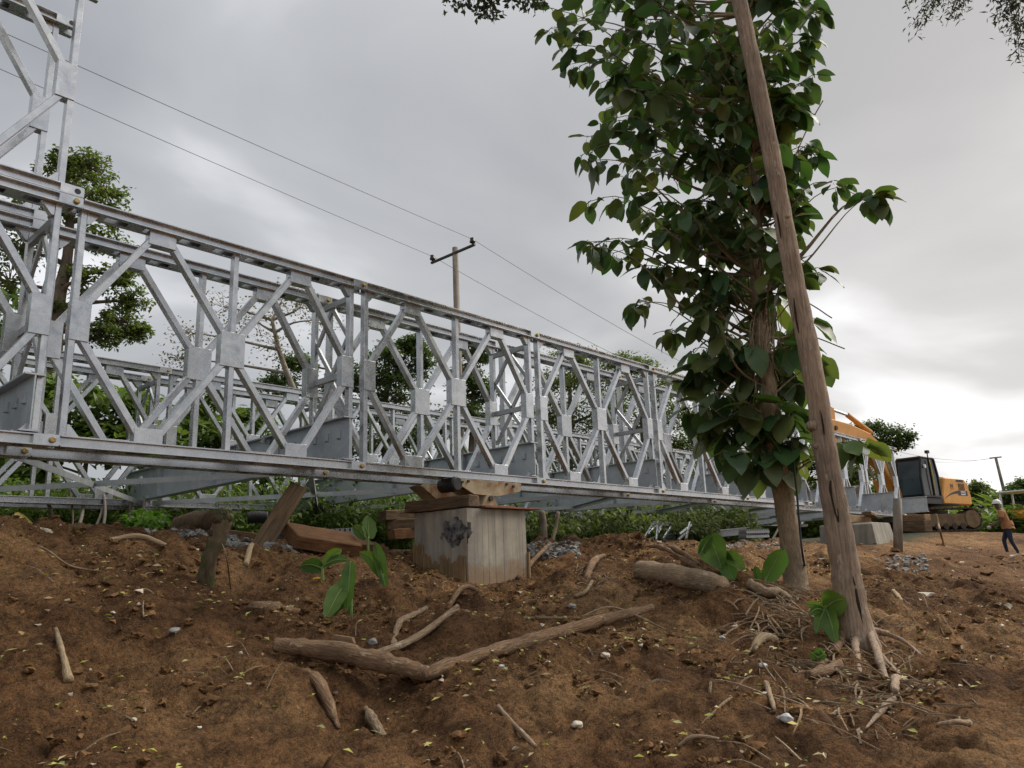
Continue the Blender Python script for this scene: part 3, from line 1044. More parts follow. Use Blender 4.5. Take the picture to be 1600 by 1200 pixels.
# ------------------------------------------------------------------ the far abutment block and its timbers
pc = at(1346, 815, 20.6)
ab = thing('concrete_block', 'smooth tapered concrete block under the far end of the near truss', 'concrete block')
b = MB()
x0, y0 = 17.70, -0.55
prof = [(-0.08, 0.0), (0.0, 0.62), (0.06, 0.66), (1.28, 0.66), (1.34, 0.62), (1.42, 0.0)]
zb = -1.05
vs = []
for yy, s in ((-0.62, 0.0), (0.75, 0.0)):
    for px_, pz in prof:
        vs.append((x0 + px_, yy + (0.10 * pz / 0.66 if yy < 0 else 0), zb + pz))
n = len(prof)
b.add(vs, [tuple(range(n)), tuple(range(2 * n - 1, n - 1, -1))] + [(i, i + n, (i + 1) % n + n, (i + 1) % n) for i in range(n)])
b.add([(x0 - 0.1, -0.66, zb - 0.8), (x0 + 1.44, -0.66, zb - 0.8), (x0 + 1.44, 0.77, zb - 0.8), (x0 - 0.1, 0.77, zb - 0.8), (x0 - 0.1, -0.66, zb), (x0 + 1.44, -0.66, zb), (x0 + 1.44, 0.77, zb), (x0 - 0.1, 0.77, zb)],
      [(0, 3, 2, 1), (0, 1, 5, 4), (1, 2, 6, 5), (2, 3, 7, 6), (3, 0, 4, 7)])
b.build('block', M['concrete_smooth'], ab, bevel=0.012)
timber('packing_timber', 'pale packing timber lying on the tapered concrete block', (17.6, 0.05, -0.275), (19.7, 0.25, -0.275), 0.24, 0.19, M['timber_pale'])
timber('packing_timber', 'dark weathered plank jutting over the tapered concrete block', (18.1, -0.30, -0.145), (20.6, 0.35, -0.135), 0.22, 0.06, M['timber_old'])

# ------------------------------------------------------------------ foreground: the leaning bare trunk
def smooth_path(pts, n=6):
    """Catmull-Rom through the points"""
    pts = [Vector(q) for q in pts]
    out = []
    for i in range(len(pts) - 1):
        p0, p1, p2, p3 = pts[max(i - 1, 0)], pts[i], pts[i + 1], pts[min(i + 2, len(pts) - 1)]
        for k in range(n):
            t = k / n
            out.append(0.5 * ((2 * p1) + (p2 - p0) * t + (2 * p0 - 5 * p1 + 4 * p2 - p3) * t * t + (3 * p1 - p0 - 3 * p2 + p3) * t ** 3))
    out.append(pts[-1])
    return out


def lerp_list(vals, m):
    return list(np.interp(np.linspace(0, len(vals) - 1, m), range(len(vals)), vals))


LD = 7.4
lean_pts = [at(1350, 1040, LD), at(1333, 960, LD), at(1316, 860, LD), at(1297, 750, LD), at(1273, 600, LD), at(1240, 430, LD), at(1205, 240, LD), at(1166, 50, LD), at(1128, -120, LD), at(1060, -420, LD)]
lean = thing('leaning_tree', 'bare brown leaning tree trunk in front of the leafy tree', 'tree', gp(1345, 1012))
lp = smooth_path(lean_pts, 9)
lr = lerp_list([0.185, 0.136, 0.116, 0.103, 0.095, 0.089, 0.084, 0.080, 0.076, 0.06], len(lp))
inv = Matrix.Translation(-lean.location)


def part(mb, name, mats, parent, smooth=True, bevel=0.0):
    """mesh given in world coordinates, parented to an Empty that is only translated"""
    off = parent.location if parent.type == 'EMPTY' else Vector((0, 0, 0))
    mb.v = [(q[0] - off.x, q[1] - off.y, q[2] - off.z) for q in mb.v]
    return mb.build(name, mats, parent, smooth, bevel)


b = MB()
b.tube(lp, lr, 24, 0.13, seed=2.0)
part(b, 'trunk', M['bark_pole'], lean)
VIEW = Vector((0.0, 0, 0))


def crack(pts, w, m, name, parent, dist=LD, depth=0.15):
    """sliver of a split running down the near face of the trunk"""
    c = [at(u, v, dist - depth) for u, v in pts]
    c = smooth_path(c, 4)
    k = len(c)
    mb = MB()
    mb.tube(c, [w * max(0.08, math.sin(math.pi * (i + 0.3) / (k + 0.2))) for i in range(k)], 6, 0.3)
    return part(mb, name, m, parent)


M['crack'] = simple_mat('dark_split', (0.03, 0.018, 0.012), 0.95, 0, 0.3, 9)
M['heart'] = wood_mat('exposed_wood', (0.24, 0.165, 0.11), (0.34, 0.25, 0.18), (0.44, 0.34, 0.26), (20, 20, 2))
crack([(1297, 736), (1299, 770), (1307, 800), (1311, 826)], 0.024, M['crack'], 'split', lean, depth=0.097)
crack([(1300, 748), (1303, 776), (1309, 808)], 0.014, M['heart'], 'split', lean, depth=0.110)
crack([(1244, 460), (1250, 482), (1258, 512)], 0.018, M['heart'], 'split', lean, depth=0.082)
crack([(1240, 462), (1243, 492), (1248, 520)], 0.010, M['crack'], 'split', lean, depth=0.082)
crack([(1333, 900), (1342, 950), (1352, 1000)], 0.016, M['crack'], 'split', lean, depth=0.110)
crack([(1213, 330), (1217, 350), (1220, 372)], 0.009, M['crack'], 'split', lean, depth=0.078)
crack([(1282, 640), (1286, 662), (1288, 680)], 0.008, M['crack'], 'split', lean, depth=0.110)
for (u, v, r) in ((1272, 665, 0.045), (1262, 536, 0.035), (1276, 697, 0.03), (1230, 338, 0.02)):
    c0 = at(u, v, LD - 0.07)
    b = MB()
    nrm = (CAM_LOC - c0).normalized()
    b.tube([c0 - nrm * 0.05, c0 + nrm * 0.015, c0 + nrm * 0.025], [r * 1.3, r, r * 0.3], 9, 0.4)
    part(b, 'knot', M['bark_pole'], lean)


def root(pts, radii, name='root', m=None, parent=lean, lift=0.0):
    ps = smooth_path([gp(u, v, lift + l) for u, v, l in pts], 6)
    mb = MB()
    mb.tube(ps, lerp_list(radii, len(ps)), 10, 0.55, seed=pts[0][0])
    return part(mb, name, m or M['bark_pole'], parent)


root([(1345, 985, 0.20), (1366, 1020, 0.10), (1384, 1050, 0.06), (1400, 1085, 0.05), (1384, 1112, 0.045), (1352, 1140, 0.02)], [0.060, 0.034, 0.022, 0.027, 0.022, 0.004])
root([(1334, 985, 0.16), (1338, 1020, 0.05), (1344, 1050, 0.0)], [0.060, 0.030, 0.008])
root([(1358, 1000, 0.1), (1410, 1012, 0.05), (1455, 1030, 0.02), (1512, 1044, 0.01)], [0.030, 0.016, 0.013, 0.010])
root([(1398, 1050, 0.03), (1402, 1075, 0.06), (1400, 1096, 0.03)], [0.02, 0.03, 0.02])
root([(1330, 1000, 0.1), (1300, 1020, 0.02), (1262, 1052, 0.01)], [0.045, 0.030, 0.020], m=M['log'])
root([(1362, 1015, 0.05), (1400, 1040, 0.04), (1440, 1072, 0.03)], [0.03, 0.014, 0.006])


# ------------------------------------------------------------------ foreground: the leafy tree
def leaf_mesh(name, L, W, m, droop=0.25, fold=0.18, seg=6, seed=0, tip=1.0, heart=0.0):
    """ovate leaf, stalk at the origin, tip along +Y, upper side +Z"""
    rr = random.Random(seed)
    mb = MB()
    vs, fs = [], []
    for i in range(seg + 1):
        t = i / seg
        w = W / 2 * (math.sin(math.pi * min(1, t * 0.95 + 0.05) ** 0.9) ** 0.62) * (1 - 0.25 * max(0, t - 0.65) / 0.35 * tip)
        if i == seg:
            w = W * 0.01
        y = L * t
        z = -droop * L * t * t
        if heart and i == 0:
            w, y = W * 0.30, -heart * L
        wob = rr.uniform(-0.03, 0.03) * L
        vs += [(-w, y, z + fold * w + wob), (0, y if i or not heart else 0.0, z), (w, y, z + fold * w - wob)]
    for i in range(seg):
        a = 3 * i
        fs += [(a, a + 1, a + 4, a + 3), (a + 1, a + 2, a + 5, a + 4)]
    mb.add(vs, fs)
    # stalk
    mb.tube([(0, -0.22 * L, 0.02 * L), (0, 0, 0)], 0.006 * L / 0.3, 4, caps=False)
    return mb.mesh(name, m, True)


TD = 9.0
tree = thing('leafy_tree', 'slender tree with large drooping dark green leaves behind the leaning trunk', 'tree', gp(1245, 917))
tk = [(1246, 935), (1240, 880), (1228, 800), (1214, 720), (1204, 640), (1194, 560), (1186, 480), (1182, 400), (1180, 320), (1176, 220), (1168, 110), (1158, 0), (1146, -130), (1130, -260)]
tpath = smooth_path([at(u, v, TD + 0.15 * math.sin(i)) for i, (u, v) in enumerate(tk)], 5)
tr = lerp_list([0.140, 0.122, 0.112, 0.102, 0.095, 0.088, 0.082, 0.085, 0.078, 0.066, 0.052, 0.042, 0.032, 0.02], len(tpath))
b = MB()
b.tube(tpath, tr, 14, 0.14, seed=5.0)
part(b, 'trunk', M['bark_tree'], tree)

# branch tips: where the crown reaches (photo pixel, offset towards or away from the viewer)
rnd = random.Random(21)
tips = []
OUT = [(-170, 860, 1330), (-60, 850, 1300), (30, 850, 1285), (80, 895, 1285), (130, 905, 1280), (180, 925, 1265), (230, 900, 1262), (280, 905, 1275), (330, 912, 1282), (380, 935, 1285), (420, 985, 1280), (460, 985, 1265), (500, 1085, 1270),
       (540, 1080, 1275), (570, 1085, 1275), (610, 1085, 1262), (650, 1090, 1262), (690, 1090, 1255), (715, 1150, 1240)]


def crown_span(v):
    vs = [o[0] for o in OUT]
    return np.interp(v, vs, [o[1] for o in OUT]), np.interp(v, vs, [o[2] for o in OUT])


for v in list(range(-150, 440, 30)):
    lo, hi = crown_span(v)
    k = 8 if v < 330 else 7
    for j in range(k):
        u = lo + (hi - lo) * (j + rnd.uniform(0.1, 0.9)) / k
        half = (hi - lo) / 2 / F_PX * TD
        mid = (lo + hi) / 2
        ex = max(0.0, 1 - ((u - mid) / ((hi - lo) / 2)) ** 2) ** 0.5
        tips.append((u, v + rnd.uniform(-22, 22), rnd.uniform(-1, 1) * half * ex * 0.85, 0.275))
for v in range(455, 720, 22):
    lo, hi = crown_span(v)
    for j in range(5 if v > 540 else 3):
        u = lo + (hi - lo) * (j + rnd.uniform(0.05, 0.95)) / (5 if v > 540 else 3)
        tips.append((u, v + rnd.uniform(-10, 10), rnd.uniform(-0.5, 0.5), 0.36))
for v in range(90, 560, 26):
    for j in range(3 if v < 380 else 1):
        tips.append((rnd.uniform(1075, 1250), v + rnd.uniform(-12, 12), rnd.uniform(-0.9, 0.9), 0.275))
# the sprays that stand out of the outline
tips += [(862, 45, 0.2, 0.27), (905, 50, -0.2, 0.27), (893, 100, 0.1, 0.26), (880, 40, 0.5, 0.26), (1000, 470, 0.1, 0.25), (995, 478, -0.1, 0.25), (1045, 520, 0.2, 0.24), (1050, 516, 0.0, 0.24),
         (1362, 302, 0.1, 0.28), (1356, 306, 0.0, 0.28), (1368, 308, 0.2, 0.28), (1300, 285, -0.2, 0.27), (1310, 292, 0.1, 0.27), (1262, 225, 0.2, 0.26), (1268, 240, 0.1, 0.26), (920, 378, 0.1, 0.27),
         (960, 395, 0.2, 0.27), (925, 385, -0.3, 0.27), (1275, 420, 0.2, 0.27), (1070, 600, 0.2, 0.36), (1075, 640, 0.1, 0.36), (1320, 690, 0.0, 0.33), (1345, 692, 0.1, 0.33), (1085, 575, 0.0, 0.3), (1275, 560, 0.2, 0.3)]
leaf_variants = {}
for key, L in (('s', 0.235), ('m', 0.265), ('l', 0.33)):
    leaf_variants[key] = [leaf_mesh('leaf', L * rnd.uniform(0.85, 1.1), L * rnd.uniform(0.58, 0.76), M['leaf_teak'], rnd.uniform(0.1, 0.45), rnd.uniform(0.05, 0.35), 7, k, heart=0.08 if key == 'l' else 0.0) for k in range(6)]
branch_mb, leaf_pl = MB(), []
ups = np.array([[q.x, q.y, q.z] for q in tpath])
for ti, (u, v, off, L) in enumerate(tips):
    tip = at(u, v, TD + off)
    # leave the trunk below the tip, more steeply for the high ones
    reach = math.hypot(tip.x - tree.location.x, tip.y - tree.location.y)
    zt = tip.z - rnd.uniform(0.25, 0.75) * reach - 0.1
    i = int(np.argmin(abs(ups[:, 2] - zt)))
    a = tpath[max(1, i)]
    mid1 = a.lerp(tip, 0.35) + Vector((0, 0, -0.02 * reach)) + Vector((rnd.uniform(-1, 1), rnd.uniform(-1, 1), rnd.uniform(-1, 1))) * 0.08
    mid2 = a.lerp(tip, 0.75) + Vector((0, 0, 0.10 * reach)) + Vector((rnd.uniform(-1, 1), rnd.uniform(-1, 1), rnd.uniform(-1, 1))) * 0.06
    pth = smooth_path([a, mid1, mid2, tip], 4)
    r0 = min(0.026, 0.010 + 0.008 * reach)
    branch_mb.tube(pth, lerp_list([r0, r0 * 0.65, 0.006, 0.004], len(pth)), 5, caps=False)
    out = (tip - mid1).normalized()
    spray = ti >= len(tips) - 25
    nl = 6 if spray else (11 if L < 0.3 else 5)
    for k in range(nl):
        if spray:
            base = tip + Vector((rnd.uniform(-1, 1), rnd.uniform(-1, 1), rnd.uniform(-1, 1))) * 0.03
        else:
            t = 1 - 0.55 * (k / nl) ** 1.1
            j = t * (len(pth) - 1)
            base = pth[int(j)].lerp(pth[min(int(j) + 1, len(pth) - 1)], j - int(j))
        ang = k * 2.4 + rnd.uniform(-0.4, 0.4)
        side = Vector((math.cos(ang), math.sin(ang), 0))
        d = (side * rnd.uniform(0.7, 1.0) + out * 0.4 + Vector((0, 0, rnd.uniform(-1.7, 0.05)))).normalized()
        upv = (Vector((0, 0, 1)) + side * rnd.uniform(-0.2, 0.5) + Vector((rnd.uniform(-0.4, 0.4), rnd.uniform(-0.4, 0.4), 0)))
        s = d.cross(upv).normalized()
        z = s.cross(d)
        sc = rnd.uniform(0.5, 1.22)
        R = Matrix((s, d, z)).transposed().to_4x4()
        Tm = Matrix.Translation(base + d * 0.06) @ R @ Matrix.Scale(sc, 4)
        key = 's' if L < 0.265 else ('m' if L < 0.3 else 'l')
        leaf_pl.append((Tm, rnd.choice(leaf_variants[key]), base, L * sc))
part(branch_mb, 'branches', M['bark_tree'], tree)


def scatter_leaves(parent, pl, limit, stuff_name, m):
    """the leaves that show largest become single objects, the rest one joined part"""
    pl = sorted(pl, key=lambda q: -q[3] / (q[2] - CAM_LOC).length)
    off = Matrix.Translation(-parent.location)
    for Tm, me, _, _ in pl[:limit]:
        o = link('leaf', me, parent)
        o.matrix_local = off @ Tm
    rest = pl[limit:]
    if rest:
        mb = MB()
        for Tm, me, _, _ in rest:
            T2 = off @ Tm
            mb.add([T2 @ q.co for q in me.vertices], [tuple(f.vertices) for f in me.polygons])
        tag(mb.build(stuff_name, m, parent, True), kind='stuff')


scatter_leaves(tree, leaf_pl, 290, 'foliage', M['leaf_teak'])
# dry aerial roots and vine stems hanging on the trunk
b = MB()
for k in range(60):
    u, v = rnd.uniform(1168, 1215), rnd.uniform(470, 545)
    q = [at(u, v, TD - 0.15 + rnd.uniform(-0.2, 0.2)), at(u + rnd.uniform(-8, 8), v + rnd.uniform(25, 60), TD - 0.2 + rnd.uniform(-0.2, 0.2)), at(u + rnd.uniform(-14, 20), v + rnd.uniform(60, 120), TD - 0.15 + rnd.uniform(-0.2, 0.2))]
    b.tube(smooth_path(q, 4), 0.005, 4, caps=False)
for a_, c_, e_ in (((1240, 250), (1262, 200), (1286, 157)), ((1225, 620), (1250, 600), (1290, 640)), ((1200, 560), (1240, 520), (1320, 545)), ((1190, 540), (1240, 470), (1300, 497))):
    b.tube(smooth_path([at(*a_, TD), at(*c_, TD), at(*e_, TD)], 5), 0.007, 4, caps=False)
o = part(b, 'hanging_stems', M['bark_tree'], tree)
o['kind'] = 'stuff'
b = MB()
b.tube(smooth_path([at(1236, 690, 8.75), at(1244, 760, 8.7), at(1250, 830, 8.65), at(1255, 872, 8.7), gp(1262, 905, 0.02)], 6), 0.011, 6)
tag(b.build('hanging_cable', M['black'], None, True), 'thin black cable hanging beside the leafy tree trunk', 'cable')


# ------------------------------------------------------------------ branches that reach into the top of the picture
def hanging_branch(name, label, start, tips_px, dist, m, ll, lw, per, spread, twig=0.006, droop=0.6, seed=1):
    rr = random.Random(seed)
    a = at(*start, dist)
    e = thing(name, label, 'branch', a)
    tw, lf = MB(), MB()
    for u, v, dd in tips_px:
        t = at(u, v, dist + dd)
        md = a.lerp(t, 0.55) + Vector((rr.uniform(-0.1, 0.1), rr.uniform(-0.1, 0.1), rr.uniform(0.0, 0.25)))
        pth = smooth_path([a, md, t], 8)
        tw.tube(pth, lerp_list([twig * 2, twig, twig * 0.5], len(pth)), 4, caps=False)
        for k in range(per):
            f = rr.uniform(0.45, 1.0)
            q = pth[min(int(f * (len(pth) - 1)), len(pth) - 1)] + Vector((rr.gauss(0, 1), rr.gauss(0, 1), rr.gauss(0, 0.7))) * spread
            d = Vector((rr.uniform(-1, 1), rr.uniform(-1, 1), rr.uniform(-droop - 0.4, 0.5 - droop * 0.5))).normalized()
            s = d.cross(Vector((rr.uniform(-1, 1), rr.uniform(-1, 1), 1))).normalized()
            L, W = ll * rr.uniform(0.7, 1.2), lw * rr.uniform(0.8, 1.2)
            z = s.cross(d) * W * 0.3
            lf.add([q, q + d * L * 0.45 - s * W / 2 + z, q + d * L, q + d * L * 0.45 + s * W / 2 + z], [(0, 1, 2), (0, 2, 3)])
    back = Vector((CAM_LOC.x - a.x, CAM_LOC.y - a.y, 0)).normalized()
    tw.tube(smooth_path([a, a + back * 1.5 + Vector((0, 0, 1.2)), a + back * 3.5 + Vector((0, 0, 3.2))], 6), lerp_list([0.015, 0.03, 0.05], 13), 7, 0.15)
    part(tw, 'twigs', M['bark_far'], e)
    o = part(lf, 'foliage', m, e, False)
    o['kind'] = 'stuff'
    return e


rr = random.Random(4)
hanging_branch('overhanging_branch', 'dark small-leaved branch tip hanging in at the top centre edge', (780, -160),
               [(690, 5, 0), (705, 14, .1), (725, 22, -.1), (740, 6, .2), (755, 20, 0), (772, 38, 0), (765, 28, .2), (712, -5, .1), (735, -15, 0), (760, -5, 0), (800, 14, 0), (812, 5, .1), (826, 22, 0), (840, 12, .2), (850, 20, 0), (838, -10, 0), (815, -12, 0), (775, -10, 0), (748, 30, .1)],
               8.0, M['leaf_pine'], 0.085, 0.045, 85, 0.06, 0.005, 0.7, 5)
hanging_branch('overhanging_branch', 'feathery fine-leaved branch hanging in at the top right corner', (1560, -240),
               [(1418, 8, 0), (1425, 40, 0), (1430, 55, .1), (1445, 25, 0), (1460, 20, .2), (1478, 42, 0), (1490, 30, .1), (1503, 22, 0), (1512, 5, 0), (1440, 2, .1), (1470, 0, 0), (1450, -8, 0), (1495, 8, .2), (1562, 30, 0), (1568, 36, 0), (1590, 55, 0), (1580, 58, .1), (1598, 95, 0), (1592, 85, .1), (1575, 0, 0), (1595, 10, 0), (1555, 0, .1), (1610, 70, 0), (1615, 110, .1)],
               9.5, M['leaf_pine'], 0.085, 0.020, 120, 0.06, 0.005, 0.6, 6)


# ------------------------------------------------------------------ logs, sticks and stumps on the bank
def aligned(mb, name, m, parent, a, c):
    """object whose own z axis runs along the piece, so that the grain follows it"""
    d = (c - a).normalized()
    s = d.orthogonal().normalized()
    mt = Matrix((s, d.cross(s), d)).transposed().to_4x4()
    mt.translation = (a + c) / 2
    iv = mt.inverted()
    mb.v = [tuple(iv @ Vector(q)) for q in mb.v]
    o = mb.build(name, m, parent, True)
    if parent is not None:
        o.matrix_local = Matrix.Translation(-parent.location) @ mt
    else:
        o.matrix_world = mt
    return o


def limb(name, label, pts, radii, m, cat='stick', sides=10, rough=0.22, n=6, caps=True):
    ps = smooth_path([gp(u, v, l) for u, v, l in pts], n)
    mb = MB()
    mb.tube(ps, lerp_list(radii, len(ps)), sides, rough * 1.6, caps, seed=pts[0][0] * 0.37)
    return tag(aligned(mb, name, m, None, ps[0], ps[-1]), label, cat)


fl = thing('forked_log', 'long crooked fallen log lying across the middle of the bank', 'log', gp(655, 1058))
def straight(p0, p1, bow, n=4):
    a_, c_ = gp(*p0), gp(*p1)
    return [a_.lerp(c_, i / n) + Vector((0, 0, bow * math.sin(math.pi * i / n))) for i in range(n + 1)]


for pts, rad in (([(428, 1018, .06), (668, 1060, .05), 0.03], [0.040, 0.060, 0.064, 0.060, 0.050]),
                 ([(646, 1053, .05), (1019, 953, .08), 0.02], [0.045, 0.050, 0.052, 0.050, 0.044, 0.030])):
    ps = smooth_path(straight(*pts), 8)
    b = MB()
    b.tube(ps, lerp_list(rad, len(ps)), 14, 0.42, seed=pts[0][0])
    aligned(b, 'stem', M['log'], fl, ps[0], ps[-1])
limb('fallen_stick', 'straight grey stick lying above the crooked fallen log', [(512, 1026, .03), (580, 1012, .04), (650, 998, .05), (716, 988, .05)], [0.026, 0.03, 0.028, 0.024], M['stick'])
lg = thing('peeled_log', 'thick pale log with peeling bark near the leafy tree', 'log', gp(1060, 915))
ps = smooth_path(straight((1003, 897, .10), (1128, 938, .02), 0.02), 6)
b = MB()
b.tube(ps, lerp_list([0.118, 0.116, 0.112, 0.10], len(ps)), 20, 0.16, seed=1.0)
aligned(b, 'stem', M['stick'], lg, ps[0], ps[-1])
for k, (pa, pb) in enumerate((((1012, 882), (1060, 898)), ((1030, 884), (1095, 912)), ((1050, 893), (1110, 920)))):
    b = MB()
    q0, q1 = gp(*pa, 0.15), gp(*pb, 0.14)
    b.tube(smooth_path([q0, q0.lerp(q1, .5) + Vector((0, 0, .04)), q1], 6), lerp_list([0.008, 0.036, 0.01], 13), 7, 0.7, seed=k)
    part(b, 'bark_strip', M['log'], lg)

st = thing('tree_stump', 'short mossy knobbly stump standing on the bank at left', 'stump', gp(325, 898))
q = [gp(318, 905, -0.1), at(325, 880, 6.75), at(338, 845, 6.75), at(346, 818, 6.75), at(350, 800, 6.75)]
ps = smooth_path(q, 5)
b = MB()
b.tube(ps, lerp_list([0.075, 0.064, 0.062, 0.075, 0.040], len(ps)), 16, 0.6, seed=8.0)
part(b, 'stem', M['stump'], st)
for (u, v, r) in ((340, 812, 0.045), (356, 808, 0.042), (349, 800, 0.035), (331, 832, 0.03)):
    b = MB()
    c = at(u, v, 6.72)
    b.tube([c + Vector((0, 0, -r)), c + Vector((0, 0, -r * .4)), c + Vector((0, 0, r * .4)), c + Vector((0, 0, r))], [r * .4, r, r, r * .3], 10, 0.6, seed=u)
    part(b, 'knob', M['stump'], st)
b = MB()
for k in range(160):
    c = at(rr.uniform(334, 364), rr.uniform(786, 815), 6.7 + rr.uniform(-.08, .08))
    d = Vector((rr.uniform(-1, 1), rr.uniform(-1, 1), rr.uniform(0, 1))).normalized() * 0.03
    s = d.orthogonal().normalized() * 0.006
    b.add([c - s, c + s, c + d], [(0, 1, 2)])
o = part(b, 'moss', M['leaf_dark'], st, False)
o['kind'] = 'stuff'
b = MB()
b.tube(smooth_path([at(347, 850, 6.66), at(355, 875, 6.6), gp(362, 893, 0.0)], 5), 0.006, 5)
part(b, 'side_root', M['stick'], st)

limb('broken_stick', 'upright forked splintered stick on the bare soil far left', [(86, 1000, .03), (90, 1030, .03), (96, 1062, .03), (106, 1082, .01)], [0.010, 0.015, 0.014, 0.026], M['splinter'])
limb('broken_stick', 'pale splintered stick just right of the mossy stump', [(399, 852, .05), (392, 866, .04), (384, 880, .02)], [0.010, 0.026, 0.03], M['splinter'])
limb('split_wood', 'pale split piece of wood below the pier', [(728, 972, .02), (755, 964, .035), (792, 955, .02)], [0.024, 0.032, 0.022], M['splinter'], 'wood piece', 5, 0.4)
limb('fallen_stick', 'curved bark-covered stick left of the pale split wood', [(614, 1000, .03), (624, 982, .05), (645, 966, .05), (666, 953, .04)], [0.022, 0.028, 0.024, 0.02], M['stick'])
limb('fallen_stick', 'short thick stick below the foot of the pier', [(700, 946, .03), (725, 940, .04), (752, 938, .03)], [0.026, 0.028, 0.024], M['log'])
limb('fallen_stick', 'thin long root lying above the right end of the crooked log', [(765, 982, .02), (820, 976, .03), (880, 978, .03), (905, 966, .04), (960, 962, .03), (1040, 975, .02)], [0.012, 0.013, 0.012, 0.012, 0.010, 0.008], M['stick'])
limb('fallen_stick', 'brown stick propped against the right side of the pier', [(808, 905, .02), (835, 887, .08), (860, 868, .10)], [0.026, 0.03, 0.03], M['log'])
limb('fallen_stick', 'crooked stick in the middle of the bank below the gravel', [(898, 934, .02), (915, 930, .03), (926, 918, .03)], [0.018, 0.022, 0.015], M['stick'])
limb('root_clump', 'small tangled root clump on the bank below the gravel', [(916, 910, .02), (928, 896, .08), (945, 884, .10)], [0.04, 0.045, 0.02], M['log'], 'roots')
limb('fallen_stick', 'straight brown stick in the foreground below the crooked log', [(778, 1110, .02), (808, 1136, .025), (836, 1160, .02)], [0.013, 0.015, 0.014], M['stick'])
limb('fallen_stick', 'long thin branch lying under the bridge at far left', [(172, 846, .03), (215, 853, .03), (258, 862, .02)], [0.022, 0.024, 0.02], M['splinter'])
limb('fallen_stick', 'thin drooping twig on the soil at far left', [(36, 846, .02), (70, 860, .03), (110, 880, .02), (158, 902, .01)], [0.006, 0.007, 0.007, 0.005], M['stick'])
limb('bark_slab', 'curved slab of bark under the left end of the crooked log', [(462, 1044, .02), (495, 1058, .03), (530, 1078, .01)], [0.012, 0.04, 0.014], M['log'], 'bark', 6, 0.5)
limb('bark_slab', 'pale curled bark piece below the crooked log', [(570, 1064, .02), (582, 1078, .03), (600, 1090, .01)], [0.01, 0.032, 0.02], M['stick'], 'bark', 6, 0.5)
limb('half_buried_log', 'rough log half buried in soil left of the young banana plants', [(395, 970, -.01), (430, 955, .0), (465, 942, -.02)], [0.05, 0.06, 0.045], M['log'], 'log', 10, 0.35)
limb('broken_branch', 'pale snapped branch stub at the foot of the slope left of the leaning trunk', [(1176, 1012, .02), (1192, 1006, .05), (1210, 998, .05)], [0.026, 0.04, 0.038], M['splinter'])
limb('broken_branch', 'upright thin branch standing on the soil below the leaning trunk', [(1192, 1060, .02), (1200, 1085, .03), (1212, 1125, .01)], [0.014, 0.02, 0.012], M['stick'])
limb('fallen_branch', 'brown branch lying just left of the leaning trunk base', [(1262, 1052, .03), (1285, 1046, .05), (1312, 1036, .04)], [0.03, 0.042, 0.03], M['log'])
limb('fallen_stick', 'short straight pale stick on the slope right of the leaning trunk', [(1396, 928, .03), (1403, 940, .03), (1411, 955, .02)], [0.022, 0.024, 0.018], M['splinter'])
limb('fallen_branch', 'large pale branch beside the leafy tree foot', [(1172, 922, .05), (1195, 930, .08), (1218, 928, .05), (1235, 940, .03)], [0.05, 0.055, 0.04, 0.025], M['stick'])
limb('fallen_stick', 'curved root lying at the bottom edge right of centre', [(1060, 1174, .01), (1085, 1170, .03), (1125, 1172, .02)], [0.008, 0.012, 0.008], M['stick'])
limb('fallen_stick', 'knotted driftwood stick low on the far right', [(1465, 1146, .01), (1495, 1146, .02), (1515, 1136, .03)], [0.010, 0.014, 0.02], M['stick'])

# ------------------------------------------------------------------ young banana plants on the bank
def banana_leaf(base, tip, width, bend, roll, parent, m=None, torn=0.0, seed=0, fold=0.35):
    """paddle leaf from base to tip, arching by bend, width across; returns the blade object"""
    rr_ = random.Random(seed)
    base, tip = Vector(base), Vector(tip)
    d = tip - base
    L = d.length
    up = Vector((0, 0, 1))
    s = d.cross(CAM_LOC - base)
    s = s.normalized() if s.length > 1e-4 else Vector((1, 0, 0))
    s = (Matrix.Rotation(roll - 0.8, 3, d.normalized()) @ s).normalized()
    nrm = s.cross(d).normalized()
    n = 10
    pts = []
    for i in range(n + 1):
        t = i / n
        pts.append(base.lerp(tip, t) + up * bend * L * math.sin(math.pi * t))
    mb, vn = MB(), MB()
    vs, fs = [], []
    for i, q in enumerate(pts):
        t = i / n
        w = width / 2 * max(0.03, math.sin(math.pi * min(1.0, 0.10 + 0.90 * t)) ** 0.6)
        e1, e2 = rr_.uniform(-1, 1) * torn * w, rr_.uniform(-1, 1) * torn * w
        r1 = nrm * (0.02 * L * math.sin(i * 2.1 + seed))
        vs += [q - s * (w + e1) + nrm * fold * w + r1, q - s * w * 0.5 + nrm * fold * w * 0.35, q, q + s * w * 0.5 + nrm * fold * w * 0.35, q + s * (w + e2) + nrm * fold * w - r1]
    for i in range(n):
        for k in range(4):
            a = 5 * i + k
            fs.append((a, a + 1, a + 6, a + 5))
    mb.add(vs, fs)
    o = part(mb, 'leaf', m or M['leaf_banana'], parent)
    vn.tube([q + nrm * 0.003 for q in pts], lerp_list([0.010, 0.006, 0.002], n + 1), 5, caps=False)
    off = parent.location
    vn.v = [(q[0] - off.x, q[1] - off.y, q[2] - off.z) for q in vn.v]
    vn.build('midrib', M['leaf_vein'], o, True)
    return o


